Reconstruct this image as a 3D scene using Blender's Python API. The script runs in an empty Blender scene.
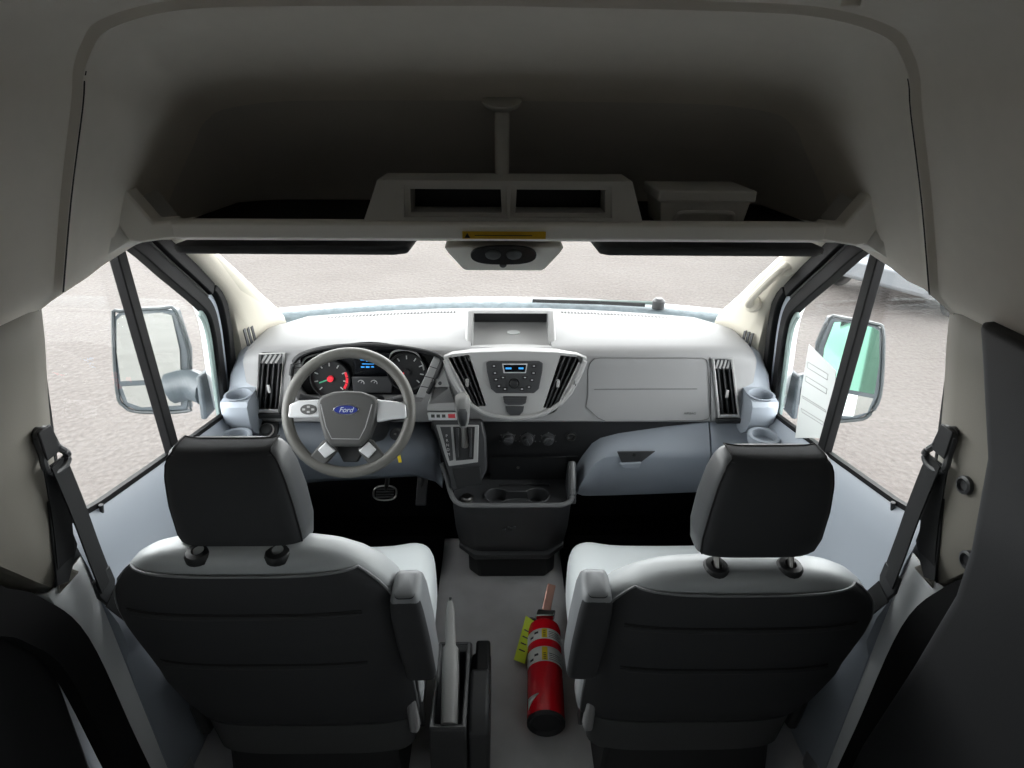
import bpy, bmesh, math, random
from math import sin, cos, pi, radians, sqrt
from mathutils import Vector, Matrix
random.seed(4)
V = Vector
SC = bpy.context.scene
COL = SC.collection

# ------------------------------------------------------------ camera model
F = 600.0
H = 1.72
th, ya, ro = radians(26), radians(1.1), radians(.5)
FW = V((sin(ya)*cos(th), cos(ya)*cos(th), -sin(th)))
_r = V((cos(ya), -sin(ya), 0)); _u = _r.cross(FW)
RT = _r*cos(ro) + _u*sin(ro)
UP = -_r*sin(ro) + _u*cos(ro)
CAM = V((0, 0, H))

def ray(px, py):
    return FW + RT*((px-512)/F) - UP*((py-384)/F)

def at(px, py, x=None, y=None, z=None):
    d = ray(px, py)
    t = x/d.x if x is not None else (y/d.y if y is not None else (z-H)/d.z)
    return CAM + d*t

class Plane:
    """a plane that holds the X direction and passes two (Y, Z) points, normal to the rear/up"""
    def __init__(s, yt, zt, yb, zb):
        s.p = V((0, yt, zt)); s.v = V((0, yt-yb, zt-zb)).normalized()
        s.n = V((1, 0, 0)).cross(s.v).normalized()
        if s.n.y > 0: s.n = -s.n
    def on(s, px, py, off=0):
        d = ray(px, py); p = s.p + s.n*off
        t = (p-CAM).dot(s.n)/d.dot(s.n)
        return CAM + d*t

# ------------------------------------------------------------ materials
def lin(c):
    c /= 255.
    return c/12.92 if c <= .04045 else ((c+.055)/1.055)**2.4
def C(r, g, b): return (lin(r), lin(g), lin(b), 1)

def mat(name, col, rough=.5, metal=0, bump=0, scale=300, var=0, vscale=8, emit=0, spec=.5):
    m = bpy.data.materials.new(name); m.use_nodes = True
    nt = m.node_tree; b = nt.nodes['Principled BSDF']
    b.inputs['Base Color'].default_value = col
    b.inputs['Roughness'].default_value = rough
    b.inputs['Metallic'].default_value = metal
    b.inputs['Specular IOR Level'].default_value = spec
    tc = nt.nodes.new('ShaderNodeTexCoord')
    if emit:
        b.inputs['Emission Color'].default_value = col
        b.inputs['Emission Strength'].default_value = emit
    if var:
        n = nt.nodes.new('ShaderNodeTexNoise'); n.inputs['Scale'].default_value = vscale; n.inputs['Detail'].default_value = 6
        nt.links.new(tc.outputs['Object'], n.inputs['Vector'])
        mx = nt.nodes.new('ShaderNodeMix'); mx.data_type = 'RGBA'
        mx.inputs[6].default_value = tuple(max(0, c*(1-var)) for c in col[:3])+(1,)
        mx.inputs[7].default_value = tuple(min(1, c*(1+var)) for c in col[:3])+(1,)
        nt.links.new(n.outputs['Fac'], mx.inputs[0]); nt.links.new(mx.outputs[2], b.inputs['Base Color'])
    if bump:
        n = nt.nodes.new('ShaderNodeTexNoise'); n.inputs['Scale'].default_value = scale; n.inputs['Detail'].default_value = 3
        nt.links.new(tc.outputs['Object'], n.inputs['Vector'])
        bp = nt.nodes.new('ShaderNodeBump'); bp.inputs['Strength'].default_value = bump; bp.inputs['Distance'].default_value = .002
        nt.links.new(n.outputs['Fac'], bp.inputs['Height']); nt.links.new(bp.outputs['Normal'], b.inputs['Normal'])
    return m

def glass(name, tint, refl=.06):
    m = bpy.data.materials.new(name); m.use_nodes = True
    nt = m.node_tree; nt.nodes.clear()
    o = nt.nodes.new('ShaderNodeOutputMaterial'); mx = nt.nodes.new('ShaderNodeMixShader')
    t = nt.nodes.new('ShaderNodeBsdfTransparent'); g = nt.nodes.new('ShaderNodeBsdfGlossy')
    t.inputs[0].default_value = tint; g.inputs['Roughness'].default_value = .02
    mx.inputs[0].default_value = refl
    nt.links.new(t.outputs[0], mx.inputs[1]); nt.links.new(g.outputs[0], mx.inputs[2]); nt.links.new(mx.outputs[0], o.inputs[0])
    return m

M = dict(
 pad=mat('dash_pad_grey', C(142,142,143), .6, bump=.25, scale=900),
 pad2=mat('dash_trim_grey', C(166,166,166), .42, bump=.1, scale=900),
 skirt=mat('skirt_cloth', C(78,79,80), .7, bump=.2, scale=700, spec=.25),
 lever_glint=mat('pink_glint_metal', C(205,160,146), .3, .7),  # pinkish highlight of the metal lever put into its colour
 kick=mat('pale_kick_trim', C(206,209,211), .55, bump=.15, scale=700),
 rimgrey=mat('console_rim_grey', C(104,105,106), .4),
 faint=mat('gap_grey', C(92,92,93), .7),
 silver2=mat('light_panel', C(214,214,214), .5),
 silver=mat('silver_plastic', C(205,206,208), .32, .35),
 blue=mat('pale_blue_grey_plastic', C(146,153,162), .5, bump=.15, scale=700),
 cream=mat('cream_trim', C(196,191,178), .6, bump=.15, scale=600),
 liner=mat('headliner_fabric', C(228,222,212), .95, bump=.4, scale=1400, var=.04, vscale=30, spec=.1),
 shelf=mat('shelf_plastic', C(225,222,215), .65, bump=.2, scale=800),
 black=mat('black_plastic', C(24,25,27), .5, bump=.15, scale=800),
 dark=mat('dark_grey_plastic', C(57,58,60), .45, bump=.15, scale=800),
 rubber=mat('black_rubber', C(19,19,20), .6, bump=.1, scale=500, spec=.15),
 floor=mat('rubber_floor', C(196,196,197), .5, bump=.35, scale=500, var=.25, vscale=9),
 carpet=mat('dark_carpet', C(9,9,11), .95, bump=.6, scale=900, spec=.05),
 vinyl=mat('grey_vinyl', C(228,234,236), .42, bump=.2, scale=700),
 backvinyl=mat('shaded_back_vinyl', C(164,168,170), .42, bump=.2, scale=700),  # darker copy of the seat vinyl, shade of the rear-facing shoulders in its colour
 armvinyl=mat('shaded_arm_vinyl', C(118,121,124), .45, bump=.2, scale=700),  # seat vinyl again, darkened for the shaded armrest
 lever=mat('lever_grey', C(135,135,134), .45, bump=.2, scale=700),
 recess_shade=mat('shaded_liner_fabric', C(214,210,204), .95, bump=.3, scale=1200, spec=.1),  # slightly darker headliner copy, the recess shade is in its colour
 blue_shaded=mat('shaded_blue_grey_plastic', C(98,104,112), .5, bump=.15, scale=700),  # blue grey plastic darkened for the shade under the wheel
 headvinyl=mat('shaded_head_vinyl', C(70,72,74), .45, bump=.2, scale=700),  # seat vinyl again, darkened because less light reaches the headrest
 shelf2=mat('dark_shelf_plastic', C(182,181,177), .6, bump=.2, scale=800),
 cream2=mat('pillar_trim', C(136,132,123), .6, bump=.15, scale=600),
 seatback=mat('black_seat_cloth', C(58,59,61), .75, bump=.3, scale=900, spec=.25),
 stitch=mat('seam_dark', C(22,22,23), .8),
 piping=mat('seam_piping', C(120,122,124), .6),
 wheel=mat('wheel_leather', C(88,87,83), .45, bump=.2, scale=700),
 hub=mat('hub_grey', C(64,64,63), .5, bump=.2, scale=800),
 chrome=mat('chrome', C(215,215,215), .12, 1),
 steel=mat('steel', C(150,148,145), .3, 1),
 mirror=mat('mirror_glass', C(225,232,230), .02, 1),
 white=mat('white_paint', C(226,229,230), .3),
 paper=mat('paper', C(200,204,203), .8),
 red=mat('red_enamel', C(228,16,36), .22, spec=.6),
 label=mat('white_label', C(222,220,216), .45),
 yellow=mat('yellow_label', C(232,205,30), .5),
 warn=mat('amber_label', C(205,165,25), .5),
 lime=mat('lime_tag', C(205,225,25), .5),
 ink=mat('dark_ink', C(35,35,38), .6),
 redink=mat('red_ink', C(205,60,70), .5),
 emblem=mat('emblem_blue', C(30,45,120), .3),
 webbing=mat('belt_webbing', C(34,35,36), .75, bump=.5, scale=1500, spec=.2),
 screen=mat('display_glass', C(14,16,20), .2),
 lcd=mat('blue_display', (.05,.35,.85,1), .4, emit=.45),
 needle=mat('red_needle', (.8,.03,.05,1), .4, emit=.4),
 green=mat('green_mark', (.1,.5,.3,1), .4, emit=.15),
 tick=mat('gauge_ticks', C(200,200,200), .5),
 bluegrey=mat('wet_cowl', C(120,132,138), .35, bump=.6, scale=60, var=.5, vscale=40),
 carpaint=mat('grey_car_paint', C(120,124,128), .25, .4),
 carglass=mat('car_window', C(30,34,38), .1),
 tire=mat('tire_rubber', C(25,25,25), .8),
 wall=mat('dark_grey_trim', C(33,34,36), .6, bump=.15, scale=500),
 tint=glass('fill_pane_glass', (.42,.43,.43,1), .05),  # tint sets how much fill light the added rear panes pass
 glass=glass('window_glass', (.955,.965,.96,1), .05),
 wglass=glass('windshield_glass', (.80,.81,.795,1), .03),
)
def ground_mat():
    m = bpy.data.materials.new('gravel'); m.use_nodes = True
    nt = m.node_tree; b = nt.nodes['Principled BSDF']; b.inputs['Roughness'].default_value = .85
    b.inputs['Specular IOR Level'].default_value = .2
    tc = nt.nodes.new('ShaderNodeTexCoord')
    n1 = nt.nodes.new('ShaderNodeTexNoise'); n1.inputs['Scale'].default_value = .5; n1.inputs['Detail'].default_value = 5
    n2 = nt.nodes.new('ShaderNodeTexVoronoi'); n2.inputs['Scale'].default_value = 18
    n3 = nt.nodes.new('ShaderNodeTexNoise'); n3.inputs['Scale'].default_value = 30; n3.inputs['Detail'].default_value = 8
    for n in (n1, n2, n3): nt.links.new(tc.outputs['Object'], n.inputs['Vector'])
    cr = nt.nodes.new('ShaderNodeValToRGB')
    cr.color_ramp.elements[0].position = .3; cr.color_ramp.elements[0].color = C(93,88,86)
    cr.color_ramp.elements[1].position = .7; cr.color_ramp.elements[1].color = C(104,100,98)
    nt.links.new(n1.outputs['Fac'], cr.inputs[0])
    cr2 = nt.nodes.new('ShaderNodeValToRGB')
    cr2.color_ramp.elements[0].position = .3; cr2.color_ramp.elements[0].color = (.80,.79,.775,1)
    cr2.color_ramp.elements[1].position = .65; cr2.color_ramp.elements[1].color = (1.1,1.08,1.06,1)
    nt.links.new(n3.outputs['Fac'], cr2.inputs[0])
    mx = nt.nodes.new('ShaderNodeMix'); mx.data_type = 'RGBA'; mx.blend_type = 'MULTIPLY'; mx.inputs[0].default_value = 1
    nt.links.new(cr.outputs[0], mx.inputs[6]); nt.links.new(cr2.outputs[0], mx.inputs[7])
    nt.links.new(mx.outputs[2], b.inputs['Base Color'])
    bp = nt.nodes.new('ShaderNodeBump'); bp.inputs['Strength'].default_value = .5; bp.inputs['Distance'].default_value = .02
    nt.links.new(n2.outputs['Distance'], bp.inputs['Height']); nt.links.new(bp.outputs['Normal'], b.inputs['Normal'])
    return m
M['ground'] = ground_mat()
M['wet2'] = mat('green_edge', C(120,135,132), .3)

# ------------------------------------------------------------ mesh helpers
ORG = {}
def B(): return bmesh.new()

def root_of(o):
    while o.parent: o = o.parent
    return o

def obj(name, bm, m, parent=None, smooth=35, bevel=0, seg=2, solid=0, sub=0, label=None, origin=None):
    bmesh.ops.remove_doubles(bm, verts=bm.verts, dist=1e-6)
    bmesh.ops.recalc_face_normals(bm, faces=bm.faces)
    if parent is not None: org = ORG[root_of(parent).name]
    elif origin is not None: org = V(origin)
    else:
        xs = [v.co for v in bm.verts]
        org = V(((min(v.x for v in xs)+max(v.x for v in xs))/2, (min(v.y for v in xs)+max(v.y for v in xs))/2, min(v.z for v in xs)))
    bmesh.ops.translate(bm, verts=bm.verts, vec=-org)
    me = bpy.data.meshes.new(name); bm.to_mesh(me); bm.free()
    for k in (m if isinstance(m, (list, tuple)) else [m]): me.materials.append(k)
    for p in me.polygons: p.use_smooth = smooth > 0
    if smooth > 0: me.set_sharp_from_angle(angle=radians(smooth))
    o = bpy.data.objects.new(name, me); COL.objects.link(o)
    if parent is not None: o.parent = parent
    else:
        o.location = org; ORG[o.name] = org
    if solid:
        d = o.modifiers.new('solid', 'SOLIDIFY'); d.thickness = solid; d.offset = 0
    if sub:
        d = o.modifiers.new('sub', 'SUBSURF'); d.levels = sub; d.render_levels = sub
    if bevel:
        d = o.modifiers.new('bevel', 'BEVEL'); d.width = bevel; d.segments = seg; d.limit_method = 'ANGLE'; d.angle_limit = radians(35)
    if label: o['label'] = label
    return o

def tag(o, label, cat, group=None):
    o['label'] = label; o['category'] = cat
    if group: o['group'] = group
    return o
def struct(o, label=None, cat=None):
    o['kind'] = 'structure'
    if label: o['label'] = label
    if cat: o['category'] = cat
    return o
def thing(name, label, cat, loc=(0,0,0), group=None):
    o = bpy.data.objects.new(name, None); COL.objects.link(o); o.empty_display_size = .05
    o.location = loc; ORG[o.name] = V(loc)
    return tag(o, label, cat, group)

def cut(o, bm):
    """carve a solid out of a mesh object and keep the plain result"""
    bmesh.ops.recalc_face_normals(bm, faces=bm.faces)
    bmesh.ops.translate(bm, verts=bm.verts, vec=-ORG[root_of(o).name])
    me = bpy.data.meshes.new('tool'); bm.to_mesh(me); bm.free()
    t = bpy.data.objects.new('tool', me); COL.objects.link(t)
    if o.parent: t.parent = o.parent
    else: t.location = o.location
    d = o.modifiers.new('cut', 'BOOLEAN'); d.operation = 'DIFFERENCE'; d.object = t; d.solver = 'EXACT'
    o.modifiers.move(len(o.modifiers)-1, 0)
    mods = [x for x in o.modifiers if x != d]
    for x in mods: x.show_viewport = False
    dg = bpy.context.evaluated_depsgraph_get(); dg.update()
    nm = bpy.data.meshes.new_from_object(o.evaluated_get(dg))
    o.modifiers.remove(d)
    for x in mods: x.show_viewport = True
    old = o.data; nm.name = old.name; o.data = nm
    bpy.data.objects.remove(t); bpy.data.meshes.remove(me)
    nm.set_sharp_from_angle(angle=radians(35))

def face(bm, pts):
    return bm.faces.new([bm.verts.new(p) for p in pts])

def box(bm, lo, hi, mtx=None):
    lo, hi = V(lo), V(hi)
    vs = [V((x, y, z)) for x in (lo.x, hi.x) for y in (lo.y, hi.y) for z in (lo.z, hi.z)]
    if mtx is not None: vs = [mtx @ v for v in vs]
    v = [bm.verts.new(p) for p in vs]
    for f in ((0,1,3,2), (4,6,7,5), (0,4,5,1), (2,3,7,6), (0,2,6,4), (1,5,7,3)): bm.faces.new([v[i] for i in f])
    return bm

def prism(bm, pts, vec):
    a = [bm.verts.new(p) for p in pts]; b = [bm.verts.new(V(p)+V(vec)) for p in pts]
    n = len(a)
    bm.faces.new(a); bm.faces.new(b[::-1])
    for i in range(n): bm.faces.new((a[i], b[i], b[(i+1) % n], a[(i+1) % n]))
    return bm

def loft(bm, rows, closed=False, caps=False):
    g = [[bm.verts.new(p) for p in r] for r in rows]
    n = len(g[0])
    for i in range(len(g)-1):
        for j in range(n if closed else n-1):
            k = (j+1) % n
            bm.faces.new((g[i][j], g[i][k], g[i+1][k], g[i+1][j]))
    if caps:
        bm.faces.new(g[0][::-1]); bm.faces.new(g[-1])
    return bm

def frame_of(t):
    t = t.normalized(); a = V((0,0,1)) if abs(t.z) < .9 else V((1,0,0))
    u = t.cross(a).normalized(); return u, u.cross(t)

def tube(bm, path, r, seg=10, closed=False, flat=1, up=None):
    path = [V(p) for p in path]; n = len(path); rows = []
    for i, p in enumerate(path):
        if closed: t = path[(i+1) % n]-path[i-1]
        else: t = path[min(i+1, n-1)]-path[max(i-1, 0)]
        if up is not None:
            u = t.normalized().cross(V(up)).normalized(); w = u.cross(t.normalized())
        else: u, w = frame_of(t)
        rr = r[i] if isinstance(r, (list, tuple)) else r
        rows.append([p+u*cos(2*pi*k/seg)*rr+w*sin(2*pi*k/seg)*rr*flat for k in range(seg)])
    if closed: rows.append(rows[0])
    return loft(bm, rows, True, not closed)

def ribbon(bm, path, width, thick, wdir):
    """a flat strap along a path: wdir is the direction of its width"""
    path = [V(p) for p in path]; rows = []
    for i, p in enumerate(path):
        t = (path[min(i+1, len(path)-1)]-path[max(i-1, 0)]).normalized()
        w = V(wdir); w = (w-t*w.dot(t)).normalized(); n = t.cross(w)
        a, b = w*width/2, n*thick/2
        rows.append([p-a-b, p+a-b, p+a+b, p-a+b])
    return loft(bm, rows, True, True)

def lathe(bm, org, axis, prof, seg=24, arc=(0, 2*pi)):
    tor = len(prof) > 2 and prof[-1][1] > .0015 and prof[-1][1] < prof[0][1]*1.6 and abs(prof[-1][0]-prof[0][0]) <= .0075 and prof[-1][1] > .7*prof[0][1]
    if tor: prof = list(prof)+[prof[0]]
    org = V(org); axis = V(axis).normalized(); u, w = frame_of(axis)
    full = abs(arc[1]-arc[0]-2*pi) < 1e-6
    n = seg if full else seg+1
    rows = [[org+axis*t+(u*cos(arc[0]+(arc[1]-arc[0])*k/seg)+w*sin(arc[0]+(arc[1]-arc[0])*k/seg))*r for k in range(n)] for t, r in prof]
    return loft(bm, rows, full, full and not tor)

def cyl(bm, a, b, r, r2=None, seg=20):
    a, b = V(a), V(b)
    return lathe(bm, a, b-a, [(0, r), ((b-a).length, r if r2 is None else r2)], seg)

def smoothpath(pts, n=6, closed=False):
    pts = [V(p) for p in pts]; out = []; m = len(pts)
    for i in range(m if closed else m-1):
        p0 = pts[(i-1) % m] if closed or i > 0 else pts[i]
        p1, p2 = pts[i], pts[(i+1) % m]
        p3 = pts[(i+2) % m] if closed or i+2 < m else p2
        for k in range(n):
            t = k/n
            out.append(.5*((2*p1)+(p2-p0)*t+(2*p0-5*p1+4*p2-p3)*t*t+(3*p1-p0-3*p2+p3)*t**3))
    if not closed: out.append(pts[-1])
    return out

def text(name, s, size, org, ux, uy, m, parent, depth=.0006, shear=0, align='CENTER', label=None):
    cu = bpy.data.curves.new('writing', 'FONT'); cu.body = s; cu.size = size; cu.extrude = depth; cu.shear = shear
    cu.align_x = align; cu.align_y = 'CENTER'
    t = bpy.data.objects.new('writing', cu); COL.objects.link(t)
    dg = bpy.context.evaluated_depsgraph_get(); dg.update()
    me = bpy.data.meshes.new_from_object(t.evaluated_get(dg)); bpy.data.objects.remove(t)
    ux, uy = V(ux).normalized(), V(uy).normalized(); uz = ux.cross(uy)
    mt = Matrix((ux, uy, uz)).transposed().to_4x4(); mt.translation = V(org)
    bm = B(); bm.from_mesh(me); bpy.data.meshes.remove(me); bm.transform(mt)
    return obj(name, bm, m, parent, smooth=0, label=label)

def sgn(v, p): return (1 if v >= 0 else -1)*abs(v)**p
def ring(cx, cy, z, a, b, n=4., N=40, shear=0):
    return [V((cx+a*sgn(cos(2*pi*k/N), 2/n), cy+b*sgn(sin(2*pi*k/N), 2/n), z)) for k in range(N)]

# ============================================================ THE PLACE
# ---- ground outside
bm = B(); face(bm, [(-60,-60,-.65), (60,-60,-.65), (60,60,-.65), (-60,60,-.65)])
struct(obj('ground', bm, M['ground'], smooth=0, origin=(0,0,-.65)), 'pale tan wet gravel lot around the van', 'ground')

# ---- cab floor
bm = B(); box(bm, (-.92,-1.8,-.04), (.92,2.05,0))
fl = struct(obj('floor', bm, M['floor'], smooth=0), 'dark grey rubber van floor', 'floor')

# ---- headliner: a loft of arches, seam at Y=1.05
HALF = [(.80,1.39), (.735,1.555), (.672,1.70), (.655,1.745), (.632,1.78), (.597,1.81), (.50,1.834), (.36,1.842), (0,1.846)]
_h = smoothpath([V((x, 0, z)) for x, z in HALF], 4)
_h[-1].x = 0
HALF = [(p.x, p.z) for p in _h]
def arch(Y, zr=1.846, sx=1., low=(.862,1.335), zb=1.39):
    pts = [low]+[(x*sx, zb+(z-1.39)*(zr-zb)/(1.846-1.39)) for x, z in HALF]
    L = [V((-x, Y, z)) for x, z in pts]
    return L+[V((x, Y, z)) for x, z in pts[-2::-1]]
bm = B()
loft(bm, [arch(y, low=(.90,1.30)) for y in (-1.8, -.6, .2, .7)]+[arch(y, low=(.87,1.33)) for y in (.85, .95, 1.0, 1.035, 1.045)]
     +[arch(1.05, 1.834, .985, (.87,1.335)), arch(1.056, 1.834, .985, (.87,1.337)), arch(1.063, 1.844, .998, (.87,1.34)), arch(1.09, 1.842, 1.0, (.866,1.347)),
       arch(1.14, 1.832, 1.0, (.86,1.372)), arch(1.2, 1.812, 1.0, (.856,1.39), 1.40), arch(1.3, 1.77, 1.0, (.85,1.40), 1.41),
       arch(1.42, 1.702, 1.0, (.85,1.412), 1.42), arch(1.5, 1.645, .99, (.85,1.40), 1.41), arch(1.6, 1.56, .97, (.84,1.38), 1.395),
       arch(1.68, 1.48, .94, (.80,1.37), 1.385), arch(1.72, 1.41, .93, (.79,1.36), 1.37)])
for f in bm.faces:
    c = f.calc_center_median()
    if c.y > 1.40 and abs(c.x) < .79: f.material_index = 1  # recess faces take the liner copy with painted shade
cl = struct(obj('ceiling', bm, [M['liner'], M['recess_shade']], smooth=60), 'grey moulded headliner arching over the cab', 'ceiling')
pth = [p for p in arch(1.054, 1.8375, .988, (.85,1.35)) if p.z > 1.37]
bm = B(); tube(bm, pth, .0035, 6); obj('seam', bm, M['stitch'], cl)
bm = B(); lathe(bm, at(851, 3, z=1.83)+V((0,0,.004)), (0,0,-1), [(0,.012), (.008,.012), (.01,.009)], 16); obj('clip', bm, M['liner'], cl)
# windshield header rail
bm = B(); box(bm, (-.78,1.66,1.395), (.78,1.76,1.423))
struct(obj('trim_1', bm, M['liner'], bevel=.01), 'header rail above the windshield', 'trim')

# ---- rear of the van (behind the camera)
bm = B(); box(bm, (-.95,-1.84,-.04), (.95,-1.8,1.9))
struct(obj('wall_rear', bm, M['wall'], smooth=0), 'dark rear wall', 'wall')

# ---- side walls behind the front doors, pillars
def side(s):
    nm = 'left' if s < 0 else 'right'
    X = lambda v: s*v
    # outer body skin, white, behind the door
    bm = B(); prism(bm, [(X(.945),-1.8,-.3), (X(.945),.86,-.3), (X(.945),1.0,.9), (X(.93),1.1,1.40), (X(.93),.45,1.40), (X(.945),.45,.95), (X(.945),-1.8,.95)], (X(.02),0,0))
    w = struct(obj('wall_'+nm, bm, M['white'], smooth=0), 'van side wall behind the %s front door' % ('driver' if s < 0 else 'passenger'), 'wall')
    # grey lower trim
    bm = B(); prism(bm, [(X(.90),-1.8,0), (X(.90),.80,0), (X(.90),.86,.80), (X(.90),.80,1.02), (X(.90),-1.8,1.0)], (X(.03),0,0))
    obj('lower_trim', bm, M['wall'], w, bevel=.008)
    bm = B(); prism(bm, [(X(.905),.45,.95), (X(.905),.76,.95), (X(.905),.88,1.37), (X(.905),.45,1.37)], (X(.02),0,0))
    obj('upper_trim', bm, M['cream' if s < 0 else 'wall'], w)
    bm = B(); prism(bm, [(X(.935),-1.8,.95), (X(.935),.45,.95), (X(.93),.45,1.36), (X(.93),-1.8,1.36)], (X(.005),0,0))  # unseen rear panes, added to light the cab from behind
    struct(obj('fill_window_left' if s < 0 else 'fill_window_right', bm, M['tint'], smooth=0), 'unseen rear side pane added for fill light', 'window')
    # pillar trim: convex cream cover
    rows = []
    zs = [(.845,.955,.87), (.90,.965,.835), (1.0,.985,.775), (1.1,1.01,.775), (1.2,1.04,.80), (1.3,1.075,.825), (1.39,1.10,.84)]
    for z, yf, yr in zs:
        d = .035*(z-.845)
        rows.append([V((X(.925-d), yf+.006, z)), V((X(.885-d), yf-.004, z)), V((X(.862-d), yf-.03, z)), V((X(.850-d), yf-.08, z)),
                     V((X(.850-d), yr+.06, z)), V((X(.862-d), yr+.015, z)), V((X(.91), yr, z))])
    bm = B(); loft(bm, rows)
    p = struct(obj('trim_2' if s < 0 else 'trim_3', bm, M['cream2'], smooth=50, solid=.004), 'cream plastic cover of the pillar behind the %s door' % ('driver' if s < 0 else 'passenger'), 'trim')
    # height adjuster slot and belt exit
    a = V((X(.842), .965, 1.22)); b_ = V((X(.846), .948, 1.12))
    bm = B(); ribbon(bm, [a, b_], .010, .006, (0,1,0)); obj('slot', bm, M['black'], p, bevel=.001)
    bm = B(); prism(bm, [V((X(.846),.945,.905)), V((X(.846),.895,.855)), V((X(.846),.868,.87)), V((X(.842),.915,1.03)), V((X(.842),.94,1.03))], (X(-.004),0,0))
    obj('belt_slot', bm, M['black'], p, bevel=.001)
    if s > 0:
        for q in ((965,485), (968,560)):
            c = at(*q, x=.836)
            bm = B(); lathe(bm, c+V((.006,0,0)), (-1,0,0), [(0,.017), (.010,.017), (.012,.012), (.007,.010), (.006,0.001)], 20); obj('screw_cap', bm, M['dark'], p)
    # lower pillar cover, pale
    bm = B(); rows = []
    for z, yf, yr in ((0.0,1.06,.93), (.3,1.06,.905), (.55,1.06,.885), (.72,1.04,.88), (.83,1.0,.865), (.86,.985,.86)):
        rows.append([V((X(.91),yf,z)), V((X(.862),yf-.006,z)), V((X(.852),yr+.02,z)), V((X(.86),yr,z)), V((X(.92),yr-.01,z))])
    loft(bm, rows); obj('kick_cover', bm, M['kick'], p, smooth=50, solid=.004)
    # black rubber seal strip along the rear of the pillar
    path = smoothpath([(X(.875),.845,1.34), (X(.87),.80,1.15), (X(.865),.74,.97), (X(.862),.80,.86), (X(.862),.855,.7), (X(.865),.87,.35), (X(.865),.885,0.01)], 6)
    bm = B(); ribbon(bm, path, .075 if s < 0 else .10, .03, (0,1,0))
    obj('edge_seal', bm, M['rubber'], p, smooth=50)
    return w
wl = side(-1); wr = side(1)
# passenger side: dark padded partition panel behind the pillar
bm = B()
rows = []
for z, y0 in ((1.39,.915), (1.34,.885), (1.2,.805), (1.05,.768), (.95,.758), (.75,.777), (.45,.815), (.2,.825), (0.0,.83)):
    rows.append([V((.828,y0+.01,z)), V((.782,y0,z)), V((.768,y0-.02,z)), V((.768,y0-.32,z)), V((.828,y0-.34,z))])
loft(bm, rows, True, True)
tag(obj('door_post', bm, M['wall'], smooth=50, bevel=.01), 'wide dark grey padded post standing behind the passenger side pillar', 'post')

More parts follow.
